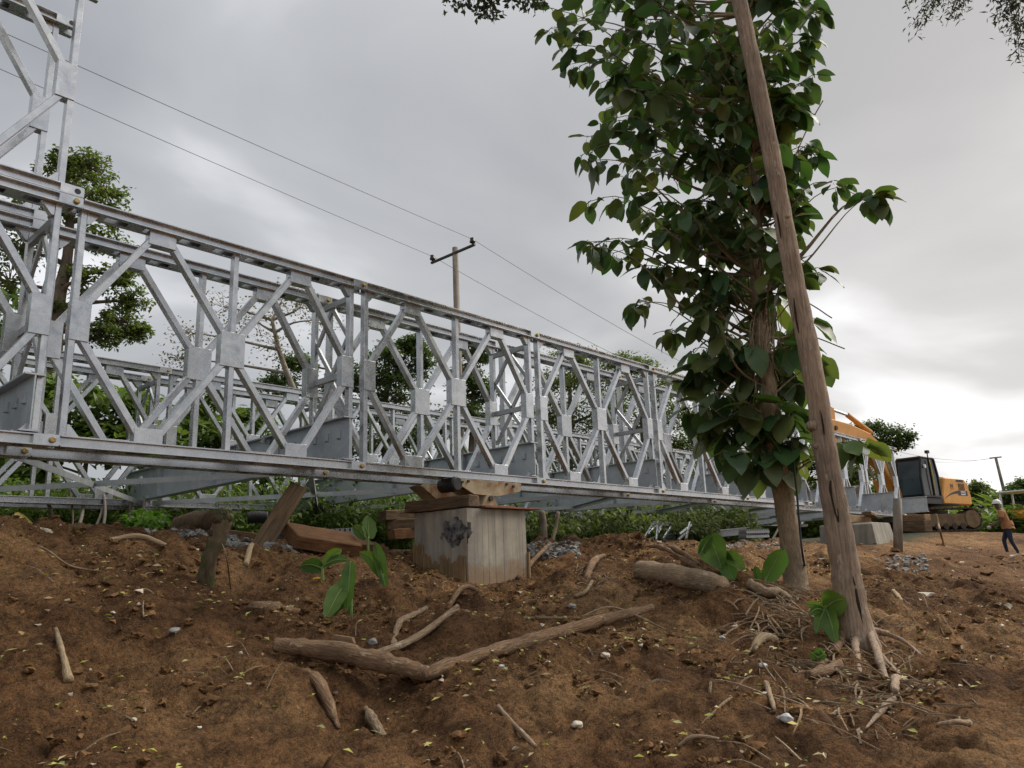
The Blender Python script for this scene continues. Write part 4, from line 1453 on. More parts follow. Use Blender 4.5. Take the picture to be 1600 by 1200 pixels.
def banana(label, base_px, leaves, stem_top=None, m=None):
    g = gp(*base_px)
    dist = math.hypot(g.x - CAM_LOC.x, g.y - CAM_LOC.y)
    e = thing('banana_plant', label, 'plant', g, group='young banana plants on the bank')
    if stem_top:
        b_ = MB()
        b_.tube(smooth_path([g + Vector((0, 0, -.03)), at(*stem_top, dist)], 4), lerp_list([0.02, 0.012], 5), 8)
        part(b_, 'stem', M['leaf_vein'], e)
    for k, (p0, p1, w, bend, roll, dd) in enumerate(leaves):
        banana_leaf(at(*p0, dist), at(*p1, dist + dd), w, bend, roll, e, m, 0.06, seed=k + int(base_px[0]))
    return e


R_ = math.radians
banana('young banana plant with three spreading leaves nearest the mossy stump', (504, 912),
       [((504, 885), (534, 858), 0.11, 0.12, 0.9, -.05), ((502, 888), (468, 884), 0.15, 0.10, 0.5, -.12), ((506, 884), (546, 876), 0.09, 0.12, 0.3, -.1)], (503, 880))
banana('banana shoot with one long upright leaf hanging down', (548, 955),
       [((548, 878), (543, 955), 0.15, 0.03, 1.35, -.12), ((540, 912), (508, 968), 0.17, 0.06, 1.0, -.2), ((545, 915), (520, 962), 0.12, 0.05, 0.8, -.05)], (549, 880))
banana('tall bright banana leaf with a drooping side leaf left of the pier', (597, 930),
       [((598, 905), (586, 846), 0.13, 0.02, 1.2, -.05), ((596, 900), (562, 862), 0.12, 0.16, 0.7, -.1), ((599, 902), (604, 928), 0.11, 0.05, 1.3, -.1), ((594, 892), (580, 866), 0.08, 0.05, 1.0, .05)], (598, 895))
banana('broad green banana leaves standing behind the bank left of the pier', (575, 868),
       [((576, 842), (574, 806), 0.19, 0.02, 1.3, 0.1), ((572, 842), (552, 822), 0.14, 0.08, 0.8, .1)], (575, 838))
banana('large bent banana leaf beside the peeled log', (1130, 905),
       [((1108, 838), (1128, 888), 0.34, 0.05, 1.25, -.1), ((1094, 868), (1114, 836), 0.10, 0.10, 0.7, -.1), ((1122, 860), (1150, 915), 0.20, 0.06, 1.0, -.15), ((1130, 868), (1165, 890), 0.16, 0.10, 0.7, -.2)], (1112, 850))
banana('single bright banana leaf just left of the leafy tree trunk', (1196, 910),
       [((1196, 906), (1226, 858), 0.24, 0.06, 1.2, 0.0), ((1184, 908), (1180, 884), 0.09, 0.05, 1.2, -.05)], (1195, 900))
banana('young banana plant with glossy leaves at the foot of the leaning trunk', (1290, 1000),
       [((1290, 950), (1322, 936), 0.22, 0.10, 0.9, -.1), ((1291, 952), (1308, 1008), 0.15, 0.10, 1.2, -.25), ((1288, 952), (1258, 944), 0.06, 0.12, 0.6, -.1), ((1289, 955), (1262, 962), 0.07, 0.14, 0.7, -.2), ((1290, 950), (1275, 990), 0.10, 0.06, 1.0, -.15), ((1289, 948), (1300, 930), 0.09, 0.06, 1.0, 0)], (1290, 948))
banana('tiny green seedling below the glossy banana plant', (1278, 1030),
       [((1278, 1028), (1266, 1020), 0.07, 0.1, 0.5, -.03), ((1279, 1028), (1292, 1024), 0.07, 0.1, 0.5, -.03), ((1278, 1028), (1282, 1012), 0.06, 0.1, 0.9, 0)])
b = MB()
g = gp(493, 921, 0.03)
b.add([g + Vector(q) * 0.75 for q in ((-.05, -.01, 0), (-.02, -.035, .012), (.04, -.03, .01), (.07, .0, .02), (.04, .03, .03), (-.02, .03, .02))], [(0, 1, 2, 3, 4, 5)])
tag(b.build('fallen_leaf', M['leaf_yellow'], None), 'bright orange-yellow fallen leaf on the soil', 'leaf')


# ------------------------------------------------------------------ timbers and steel lying under the bridge
timber('leaning_plank', 'weathered brown plank leaning up against the bridge at left', gp(404, 846, -0.02), at(468, 758, 9.05), 0.20, 0.07, M['timber_old'], 'plank', up=(CAM_LOC - at(440, 800, 9)).normalized())
timber('red_timber', 'thick reddish sawn timber lying on the crest below the bridge', at(452, 836, 8.75), at(556, 852, 9.15), 0.34, 0.15, M['timber_red'], up=Vector((0.3, -0.5, 0.8)))
timber('red_timber', 'short reddish timber offcut at the end of the thick sawn one', at(552, 842, 9.6), at(574, 858, 9.3), 0.22, 0.10, M['timber_red'])
timber('timber_beam', 'pale squared beam lying behind the mossy stump', at(352, 836, 9.4), at(402, 842, 9.4), 0.16, 0.12, M['timber_pale'])
timber('timber_beam', 'brown squared beam left of the mossy stump', at(268, 834, 9.4), at(318, 836, 9.6), 0.16, 0.10, M['timber_pale'])
b = MB()
b.tube(smooth_path([at(278, 822, 10.2), at(310, 816, 9.6), at(332, 814, 9.3)], 5), lerp_list([0.11, 0.13, 0.12], 11), 14, 0.12)
tag(b.build('old_log', M['timber_old'], None, True), 'dark rounded log end behind the mossy stump', 'log')
b = MB()
ps_ = smooth_path([at(386, 810, 11.2), at(402, 808, 11.2), at(418, 809, 11.2)], 6)
b.tube(ps_, [0.09 if i % 2 else 0.075 for i in range(len(ps_))], 12)
tag(b.build('ribbed_pipe', M['black'], None, True), 'black ribbed hose roll under the far truss', 'hose')

dk = thing('steel_deck_plank', 'grey notched steel deck plank lying under the bridge left of the pier', 'deck plank')
a, c = at(442, 832, 10.6), at(546, 826, 11.0)
b = MB()
b.bar(a, c, 0.30, 0.012, Vector((0, 0, 1)))
d = (c - a).normalized()
sdir = d.cross(Vector((0, 0, 1))).normalized()
b.bar(a + sdir * 0.15 + Vector((0, 0, -.09)), c + sdir * 0.15 + Vector((0, 0, -.09)), 0.012, 0.17, Vector((0, 0, 1)))
b.bar(a - sdir * 0.15 + Vector((0, 0, -.09)), c - sdir * 0.15 + Vector((0, 0, -.09)), 0.012, 0.17, Vector((0, 0, 1)))
b.build('channel', M['galv_dull'], dk)
for k in range(9):
    q = a.lerp(c, 0.30 + k * 0.078) + sdir * 0.157 + Vector((0, 0, -.02))
    b = MB()
    b.bar(q - d * 0.012, q + d * 0.012, 0.004, 0.035, Vector((0, 0, 1)))
    b.build('slot', M['black'], dk)

# crib under the far truss, seen left of the pier
cr = [((596, 806, 13.2), (655, 804, 13.6), 'reddish top timber of the crib under the far truss left of the pier', M['timber_old']),
      ((606, 821, 13.3), (652, 818, 13.4), 'middle timber of the crib under the far truss left of the pier', M['timber_old']),
      ((612, 835, 13.2), (660, 833, 13.5), 'bottom timber of the crib under the far truss left of the pier', M['timber_red']),
      ((1094, 822, 19.0), (1140, 821, 19.4), 'pale packing timber under the far truss near the leafy tree', M['timber_pale'])]
for (a, c, lab, m) in cr:
    timber('crib_timber', lab, at(*a), at(*c), 0.22, 0.17, m, 'timber', group='crib timbers under the far truss')
for k, (a, c, lab) in enumerate((((1036, 841, 16.5), (1095, 836, 17.3), 'flat grey steel beam on the ground left of the bent banana leaf'),
                                 ((1120, 834, 17.0), (1166, 829, 18.0), 'flat grey steel beam on the ground right of the bent banana leaf'))):
    b = MB()
    a, c = at(*a), at(*c)
    for hh in (-0.065, 0.065):
        b.bar(a + Vector((0, 0, hh)), c + Vector((0, 0, hh)), 0.18, 0.014, Vector((0, 0, 1)))
    b.bar(a, c, 0.02, 0.12, Vector((0, 0, 1)))
    tag(b.build('steel_beam', M['galv_dull'], None), lab, 'steel beam')
sp = thing('steel_rack', 'stack of toothed grey steel pieces lying under the bridge beside the tree', 'steel stack')
for i in range(2):
    a, c = at(1160, 832 + 7 * i, 17.0), at(1196, 831 + 7 * i, 17.5)
    b = MB()
    b.bar(a, c, 0.22, 0.05, Vector((0, 0, 1)))
    r_ = b.build('rail', M['galv_dull'], sp)
    for k in range(10):
        q = a.lerp(c, (k + 0.5) / 10) + Vector((0, 0, 0.04))
        b = MB()
        b.box(q.x - .012, q.x + .012, q.y - .09, q.y + .09, q.z - 0.015, q.z + .02)
        b.build('tooth', M['galv_dull'], r_)
# galvanised trestle frames leaning under the far truss
fr = thing('bracing_stand', 'pale galvanised bracing pieces leaning together beneath the far truss', 'steel frame', at(1045, 842, 16))
for (a, c) in (((1006, 842), (1022, 815)), ((1012, 834), (1026, 822)), ((1026, 843), (1028, 815)), ((1028, 832), (1036, 818)), ((1036, 842), (1048, 824)), ((1062, 834), (1080, 820)), ((1060, 843), (1075, 830)), ((1072, 842), (1078, 816)), ((1022, 818), (1044, 820)), ((1040, 816), (1052, 818)), ((1010, 845), (1026, 838))):
    b = MB()
    b.bar(at(*a, 15.6), at(*c, 16.2), 0.03, 0.03)
    part(b, 'strut', M['galv'], fr, False)

post = thing('timber_post', 'short upright round timber post by the end of the near truss', 'post', gp(1403, 853))
pd = math.hypot(post.location.x - CAM_LOC.x, post.location.y - CAM_LOC.y)
pd = min(pd, 19.5)
b = MB()
b.tube([at(1403.5, 872, pd), at(1403, 820, pd), at(1402, 779, pd)], [0.098, 0.092, 0.088], 12, 0.12)
part(b, 'shaft', M['bark_pale'], post)
# timbers stacked under the end of the bridge
for k, (a, c, lab, m) in enumerate((((1406, 810, 25.5), (1450, 808, 25.0), 'upper pale timber stacked below the last transom', M['timber_pale']),
                                    ((1404, 818, 25.4), (1450, 817, 24.9), 'middle dark timber stacked below the last transom', M['timber_old']),
                                    ((1404, 826, 25.3), (1452, 826, 24.8), 'bottom dark timber stacked below the last transom', M['timber_old']))):
    timber('stacked_timber', lab, at(*a), at(*c), 0.3, 0.16, m, 'timber', group='timbers stacked under the bridge end')
b = MB()
b.tube(smooth_path([at(1462, 803, 24.0), at(1466, 818, 24.0), at(1470, 834, 23.8), gp(1474, 848)], 5), 0.03, 6)
tag(b.build('hanging_rope', M['stick'], None, True), 'pale rope hanging from the end of the last transom', 'rope')

# crumpled sheets on the crest at the far left
sh = thing('crumpled_sheet', 'crumpled yellow plastic sheet on the crest at the far left', 'sheet', at(30, 815, 7.9))


def crumple(px, dist, m, nm, seed):
    mb = MB()
    rr_ = random.Random(seed)
    c = [at(u, v, dist + rr_.uniform(-.12, .12)) for u, v in px]
    ctr = sum(c, Vector()) / len(c) + Vector((0, -0.06, 0.01))
    n_ = len(c)
    vs = [ctr] + c + [q + Vector((0.02, 0.05, -0.03)) for q in c] + [ctr + Vector((0.02, 0.05, -0.03))]
    fs = [(0, 1 + i, 1 + (i + 1) % n_) for i in range(n_)] + [(2 * n_ + 1, n_ + 1 + (i + 1) % n_, n_ + 1 + i) for i in range(n_)]
    fs += [(1 + i, n_ + 1 + i, n_ + 1 + (i + 1) % n_, 1 + (i + 1) % n_) for i in range(n_)]
    mb.add(vs, fs)
    return part(mb, nm, m, sh, False)


crumple([(22, 812), (23, 801), (29, 800), (40, 806), (52, 818), (48, 822), (36, 815)], 8.0, M['tarp'], 'fold', 1)
crumple([(-10, 824), (0, 818), (14, 813), (28, 815), (42, 820), (30, 824), (10, 826)], 7.8, M['tarp'], 'fold', 2)
crumple([(28, 822), (45, 820), (66, 828), (80, 826), (104, 833), (80, 833), (56, 830)], 7.7, M['tarp_pale'], 'fold', 3)


# ------------------------------------------------------------------ the power line
PD = 24.0
top = at(711, 387, PD)
up1 = thing('utility_pole', 'grey wooden utility pole with a two-insulator crossarm behind the bridge', 'utility pole', (top.x, top.y, ground_z(top.x, top.y)))
b = MB()
b.tube([(top.x + 0.12, top.y, up1.location.z - 0.3), top], [0.14, 0.095], 12)
part(b, 'pole', M['pole_wood'], up1)
A0, A1 = at(674, 411, PD + 0.7), at(742, 382, PD - 0.7)
b = MB()
b.bar(A0, A1, 0.07, 0.07, Vector((0, 0, 1)))
part(b, 'crossarm', M['dark_steel'], up1, False)
ins = []
for q in (A0.lerp(A1, 0.03), A0.lerp(A1, 0.95)):
    b = MB()
    b.tube([q + Vector((0, 0, .03)), q + Vector((0, 0, .08)), q + Vector((0, 0, .10)), q + Vector((0, 0, .16)), q + Vector((0, 0, .17)), q + Vector((0, 0, .25)), q + Vector((0, 0, .27))],
           [0.03, 0.03, 0.095, 0.095, 0.075, 0.085, 0.03], 12)
    part(b, 'insulator', M['porcelain'], up1)
    ins.append(q + Vector((0, 0, 0.22)))
B_top = at(1555.5, 714, 74.0)
B_base = at(1577, 800, 74.0)
up2 = thing('utility_pole', 'distant thin leaning utility pole beyond the worker', 'utility pole', B_base)
b = MB()
b.tube([B_base + (B_base - B_top) * 0.2, B_top], [0.15, 0.10], 8)
part(b, 'pole', M['pole_wood'], up2)
b = MB()
B0, B1 = at(1546, 716, 74.0), at(1565, 714, 74.0)
b.bar(B0, B1, 0.10, 0.10, Vector((0, 0, 1)))
part(b, 'crossarm', M['pole_wood'], up2, False)
for k, (i0, b1, left, lab) in enumerate(((ins[0], B0, (0, 100), 'lower overhead wire running from the left-hand insulator'), (ins[1], B1, (0, 40), 'upper overhead wire running from the right-hand insulator'))):
    dl = 15.5 if k == 0 else 14.2
    q = at(*left, dl)
    far = q + (q - i0) * 0.8
    pts = []
    for i in range(25):
        t = i / 24
        z = 4 * t * (1 - t)
        # straight chord through the visible pixels, light sag
        pts.append(far.lerp(i0, t) + Vector((0, 0, -0.10 * z)))
    n2 = 30
    pts2 = []
    for i in range(1, n2 + 1):
        t = i / n2
        pts2.append(i0.lerp(b1, t) + Vector((0, 0, -2.6 * 4 * t * (1 - t))))
    b = MB()
    b.tube(pts + pts2, [0.007] * len(pts) + list(np.linspace(0.007, 0.012, n2)), 4, caps=False)
    tag(b.build('overhead_wire', M['wire'], None), lab, 'wire', 'overhead wires')


# ------------------------------------------------------------------ trees and shrubs behind the bridge
def far_tree(name, label, base_px, dist, blobs, m, leaf, dens, trunk_px=None, tr=0.2, bark='bark_far', group=None, seed=1, sub=0.40, clump=0.16, cat='tree', twigs=True, zbase=None, shade_gap=0.0):
    """blobs: (u, v, radius px, flatness); leaves sit in small clumps spread over each blob's volume"""
    rr_ = random.Random(seed)
    g = at(*base_px, dist)
    g.z = ground_z(g.x, g.y) if zbase is None else zbase
    e = thing(name, label, cat, g, group=group)
    wood, lf = MB(), MB()
    tp = [g + Vector((0, 0, -0.2))] + [at(u, v, dist) for u, v in (trunk_px or [])]
    if len(tp) == 1:
        tp.append(at(blobs[0][0], blobs[0][1], dist))
    ps = smooth_path(tp, 5)
    wood.tube(ps, lerp_list([tr, tr * 0.75, tr * 0.4], len(ps)), 9, 0.12)
    for (u, v, r, fl_) in blobs:
        R = r / F_PX * dist
        dc = rr_.uniform(-0.5, 0.5) * R
        c = at(u, v, dist + dc)
        # limb to the blob
        cand = [q for q in ps if q.z < c.z - 0.2 * R] or [ps[0]]
        a = min(cand[-6:], key=lambda q: (q - c).length)
        lp_ = smooth_path([a, a.lerp(c, 0.5) + Vector((rr_.uniform(-.3, .3) * R, rr_.uniform(-.3, .3) * R, 0.1 * R)), c], 4)
        wood.tube(lp_, lerp_list([tr * 0.4, tr * 0.22, tr * 0.1], len(lp_)), 6, caps=False)
        ncl = max(4, int(dens * 14))
        for k in range(ncl):
            while True:
                q = Vector((rr_.uniform(-1, 1), rr_.uniform(-1, 1), rr_.uniform(-1, 1)))
                if 0.2 < q.length < 1:
                    break
            cc = c + Vector((q.x * R, q.y * R, q.z * R * fl_))
            if twigs:
                wood.tube([c + (cc - c) * 0.15, c.lerp(cc, 0.6) + Vector((0, 0, 0.06 * R)), cc], [tr * 0.08, tr * 0.05, 0.006], 4, caps=False)
            cr_ = R * clump * rr_.uniform(0.7, 1.5)
            nl = int(sub * 60 * rr_.uniform(0.6, 1.3))
            for _ in range(nl):
                o_ = Vector((rr_.gauss(0, 1), rr_.gauss(0, 1), rr_.gauss(0, 0.75))) * cr_
                p0 = cc + o_
                dd = Vector((rr_.uniform(-1, 1), rr_.uniform(-1, 1), rr_.uniform(-0.9, 0.4))).normalized()
                s = dd.cross(Vector((rr_.uniform(-.6, .6), rr_.uniform(-.6, .6), 1))).normalized()
                L = leaf * rr_.uniform(0.7, 1.3)
                W = L * 0.55
                z = s.cross(dd) * W * 0.2
                lf.add([p0, p0 + dd * L * .5 - s * W / 2 + z, p0 + dd * L, p0 + dd * L * .5 + s * W / 2 + z], [(0, 1, 2, 3)])
    part(wood, 'trunk', M[bark], e)
    o = part(lf, 'crown', M[m], e, False)
    return e


G1 = 'trees behind the bridge'
far_tree('broadleaf_tree', 'tall broadleaf tree rising above the bridge at the left edge', (80, 840), 27,
         [(95, 275, 32, .8), (140, 262, 34, .7), (165, 300, 34, .8), (120, 315, 40, .7), (180, 340, 24, .7), (150, 375, 36, .5), (195, 392, 18, .6), (60, 330, 40, .8), (30, 390, 34, .8), (105, 250, 24, .6), (15, 440, 36, .8),
          (130, 440, 34, .6), (200, 470, 30, .7), (190, 505, 34, .6), (165, 525, 30, .5), (215, 520, 20, .6), (25, 520, 30, .7), (100, 490, 26, .6), (185, 430, 26, .6)],
         'leaf_mid', 0.15, 2.4, [(84, 600), (90, 480), (106, 400), (110, 320)], 0.28, 'bark_far', G1, 11, 0.40, 0.13)
far_tree('bare_tree', 'sparse half-bare tree with pale branches left of the utility pole', (490, 830), 36,
         [(440, 470, 44, .8), (400, 500, 34, .7), (470, 480, 40, .8), (300, 520, 34, .6), (350, 480, 40, .7), (430, 540, 36, .6), (500, 500, 40, .7), (280, 560, 26, .6)],
         'leaf_dry', 0.16, 1.6, [(480, 700), (462, 620), (440, 560), (425, 500)], 0.20, 'bark_pale', G1, 12, 0.14, 0.26)
far_tree('broadleaf_tree', 'dark green tree between the sparse tree and the utility pole', (610, 830), 40,
         [(600, 560, 32, .7), (580, 590, 36, .7), (630, 585, 36, .8), (620, 630, 44, .7), (570, 640, 36, .7), (660, 560, 26, .7), (640, 540, 22, .6), (590, 690, 40, .6), (650, 680, 40, .6), (545, 590, 26, .7), (560, 740, 44, .6), (620, 740, 44, .6), (680, 740, 44, .6), (520, 690, 40, .7), (440, 600, 30, .5), (470, 570, 28, .5), (520, 620, 30, .6)],
         'leaf_dark', 0.21, 2.2, [(605, 740), (600, 660), (605, 600)], 0.3, 'bark_far', G1, 13, 0.75, 0.17)
far_tree('broadleaf_tree', 'dark leafy tree right behind the utility pole', (735, 830), 38,
         [(745, 550, 24, .7), (725, 590, 28, .7), (755, 610, 26, .8), (735, 650, 36, .7), (700, 660, 32, .7), (770, 670, 30, .7)],
         'leaf_dark', 0.21, 2.0, [(735, 760), (738, 680), (740, 600)], 0.25, 'bark_far', G1, 14, 0.75, 0.17)
far_tree('feathery_tree', 'light feathery tree behind the middle of the bridge', (890, 830), 44,
         [(890, 560, 34, .45), (870, 600, 36, .6), (920, 590, 36, .6), (850, 650, 40, .6), (900, 660, 46, .7), (945, 640, 40, .6), (870, 710, 44, .7), (820, 690, 36, .7), (930, 710, 40, .7), (800, 750, 40, .7), (860, 765, 44, .6), (920, 765, 44, .6), (760, 740, 36, .7)],
         'leaf_mid', 0.20, 2.1, [(890, 760), (892, 680), (890, 600)], 0.25, 'bark_far', G1, 15, 0.75, 0.21)
far_tree('feathery_tree', 'light feathery tree with flat tops left of the leafy foreground tree', (1010, 830), 46,
         [(965, 566, 32, .35), (1000, 572, 24, .35), (980, 610, 40, .6), (1030, 610, 34, .6), (1060, 650, 36, .6), (1000, 660, 46, .7), (1050, 700, 40, .7), (990, 720, 40, .7), (1090, 690, 34, .7), (970, 770, 44, .6), (1040, 765, 44, .6), (1100, 745, 40, .7)],
         'leaf_mid', 0.20, 2.1, [(1010, 770), (1005, 690), (1000, 620)], 0.25, 'bark_far', G1, 16, 0.75, 0.21)
far_tree('broadleaf_tree', 'green tree mostly hidden behind the two foreground trunks', (1180, 830), 40,
         [(1150, 690, 40, .7), (1220, 700, 40, .7), (1270, 710, 34, .7), (1300, 730, 30, .7), (1120, 740, 34, .7), (1180, 750, 40, .7), (1340, 740, 24, .7), (1250, 760, 30, .6)],
         'leaf_mid', 0.20, 2.0, [(1180, 780), (1180, 720)], 0.25, 'bark_far', G1, 17, 0.7, 0.21)
far_tree('umbrella_tree', 'flat-topped umbrella tree above the end of the bridge', (1370, 830), 46,
         [(1365, 668, 20, .4), (1345, 668, 14, .4), (1395, 676, 22, .35), (1415, 683, 16, .3), (1380, 692, 26, .35), (1405, 695, 16, .3), (1350, 690, 22, .5), (1360, 715, 22, .5)],
         'leaf_dark', 0.17, 1.9, [(1372, 760), (1374, 710), (1378, 690)], 0.2, 'bark_far', G1, 18, 0.42, 0.2)
far_tree('distant_tree', 'hazy distant tree right of the excavator', (1530, 830), 75,
         [(1525, 775, 22, .8), (1540, 785, 20, .8), (1515, 785, 16, .8), (1555, 795, 16, .7), (1528, 762, 12, .7)], 'leaf_mid', 0.25, 3.0, [(1530, 800)], 0.3, 'bark_far', G1, 19, 0.6, 0.2)
far_tree('palm_like_tree', 'dark distant tree at the right edge above the worker', (1600, 830), 58,
         [(1598, 762, 16, .6), (1588, 775, 16, .7), (1606, 778, 18, .7), (1585, 790, 14, .6), (1620, 770, 20, .7)], 'leaf_dark', 0.25, 2.6, [(1600, 790)], 0.3, 'bark_far', G1, 20, 0.6, 0.2)
far_tree('broadleaf_tree', 'pale green young tree low behind the far truss at left', (130, 838), 17,
         [(150, 640, 44, .8), (120, 690, 40, .8), (180, 690, 44, .8), (60, 660, 36, .8), (210, 640, 30, .8), (30, 720, 40, .8), (240, 700, 34, .8), (90, 610, 26, .8)],
         'leaf_bright', 0.21, 1.3, [(130, 760), (140, 700)], 0.07, 'bark_far', G1, 21, 0.5, 0.22)
far_tree('broadleaf_tree', 'bright green young tree low behind the far truss near the leaning plank', (330, 838), 18,
         [(320, 640, 34, .8), (350, 690, 44, .8), (290, 690, 40, .8), (420, 700, 44, .8), (470, 720, 34, .8), (390, 660, 30, .8), (260, 740, 36, .7), (400, 760, 40, .7)],
         'leaf_bright', 0.21, 1.3, [(335, 760), (340, 700)], 0.07, 'bark_far', G1, 22, 0.5, 0.22)



def undergrowth(name, u0, u1, v0, v1, d0, d1, count, m, L, seed, lab, wfac=0.30, cat='undergrowth'):
    rr_ = random.Random(seed)
    mb = MB()
    for _ in range(count):
        u, dist = rr_.uniform(u0, u1), rr_.uniform(d0, d1)
        q = at(u, 860, dist)
        z0 = float(base_z(np.array([q.x]), np.array([q.y]))[0])
        hi = at(u, rr_.uniform(v0, v1) + 8 * math.sin(u * 0.05), dist).z
        c = Vector((q.x, q.y, z0 + (max(hi, z0 + 0.1) - z0) * rr_.uniform(0.15, 1.0)))
        k = rr_.randint(5, 9)
        for j in range(k):
            a = rr_.uniform(0, 6.28)
            d = Vector((math.cos(a), math.sin(a), rr_.uniform(-0.35, 0.9))).normalized()
            s = d.cross(Vector((0, 0, 1))).normalized()
            ll = L * rr_.uniform(0.6, 1.3)
            w = ll * wfac
            p0 = c + d * 0.05
            mid = p0 + d * ll * 0.5 + Vector((0, 0, 0.04))
            tip_ = p0 + d * ll - Vector((0, 0, 0.12 * ll))
            mb.add([p0, mid - s * w / 2, tip_, mid + s * w / 2], [(0, 1, 2, 3)])
    o = mb.build(name, M[m], None)
    return tag(o, lab, cat, kind='stuff')


undergrowth('undergrowth', -60, 660, 745, 835, 13.5, 20, 9000, 'leaf_bright', 0.20, 31, 'tangled green ferns and shrubs under the bridge at left')
undergrowth('undergrowth', -60, 1180, 770, 835, 18, 27, 8000, 'leaf_mid', 0.28, 32, 'dark shrub belt behind the bridge')
undergrowth('undergrowth', 640, 1120, 800, 840, 16.5, 22, 4500, 'leaf_mid', 0.19, 33, 'dark low bushes under the middle of the bridge')
undergrowth('undergrowth', 1050, 1385, 740, 835, 44, 54, 3600, 'leaf_mid', 0.55, 34, 'shrub belt behind the end of the bridge')
undergrowth('undergrowth', 1490, 1640, 798, 838, 48, 60, 3200, 'leaf_bright', 0.5, 35, 'bright shrubs behind the worker')
undergrowth('undergrowth', -400, 1700, 770, 850, 60, 95, 9000, 'leaf_mid', 1.3, 36, 'distant line of woodland behind everything')
undergrowth('undergrowth', 1035, 1075, 815, 843, 17.2, 18.5, 420, 'leaf_bright', 0.16, 37, 'small bright bush under the far truss beside the steel beam')
undergrowth('undergrowth', 205, 245, 818, 838, 8.6, 9.4, 40, 'leaf_young', 0.13, 38, 'bright lime-green weed on the crest at left', 0.5)

# out-of-view trees, added on the left to darken what the steel reflects
for k, (u, dist, lab) in enumerate(((-170, 24, 'added unseen dark tree just outside the left edge nearest the bridge'), (-460, 22, 'second added unseen dark tree outside the left edge'), (-800, 20, 'third added unseen dark tree outside the left edge'), (-1300, 20, 'fourth added unseen dark tree outside the left edge'))):
    rr2 = random.Random(k)
    bl = [(u + rr2.uniform(-130, 130), rr2.uniform(330, 760), rr2.uniform(60, 95), .8) for _ in range(13)]
    far_tree('broadleaf_tree', lab, (u, 850), dist, bl, 'leaf_dark', 0.34, 1.6, [(u, 700), (u + 10, 560)], 0.25, 'bark_far', G1, 60 + k, 0.5, 0.2)

# thin bare stems standing in the undergrowth below the far truss
for k, (u0, v0, u1, v1, w) in enumerate(((115, 838, 132, 775, 5), (138, 838, 165, 778, 4), (82, 833, 74, 780, 5), (112, 835, 108, 760, 3), (195, 838, 204, 778, 5), (212, 828, 226, 780, 4), (160, 825, 162, 770, 4), (850, 842, 846, 800, 11), (862, 842, 872, 800, 6), (1205, 840, 1222, 812, 3), (535, 838, 542, 812, 6))):
    dist = 12.5 if k < 7 else 15.2
    b = MB()
    q0, q1 = at(u0, v0 + 6, dist), at(u1, v1, dist + 0.3)
    b.tube(smooth_path([q0, q0.lerp(q1, .5) + Vector((0.03, 0, 0)), q1], 4), w / F_PX * dist / 2, 7, 0.15)
    names = ['pale slanting stem nearest the yellow sheet', 'pale slanting stem with a fork below the far truss', 'brown upright stem right of the yellow sheet', 'thin grey stem below the first far panel', 'brown slanting stem left of the lime-green weed',
             'pale slanting stem above the lime-green weed', 'grey straight stem below the far truss', 'thick brown stem just right of the pier', 'thin pale stem beside the thick brown one right of the pier', 'thin bent pale stem left of the leafy tree trunk', 'pale stub behind the notched deck plank']
    tag(b.build('sapling_stem', M['bark_pale' if k in (0, 1, 5, 6, 9, 10) else 'bark_far'], None, True), names[k], 'stem', 'bare stems under the bridge')

# ------------------------------------------------------------------ the excavator beyond the bridge end
EX_D = 37.0
exo = at(1434, 832, EX_D)
gz = exo.z
vdir = Vector((exo.x - CAM_LOC.x, exo.y - CAM_LOC.y, 0)).normalized()
left = Vector((-vdir.y, vdir.x, 0))                # picture-left at that place
phi = math.radians(66)
fwd = left * math.cos(phi) - vdir * math.sin(phi)  # the machine looks left and a little towards the viewer
ex_rot = math.atan2(fwd.y, fwd.x)
exc = thing('excavator', 'yellow tracked excavator with a dark cab standing beyond the bridge end', 'excavator', (exo.x, exo.y, gz), (0, 0, ex_rot))


def epart(mb, name, m, parent=None, smooth=False, bevel=0.0):
    return mb.build(name, m, parent or exc, smooth, bevel)


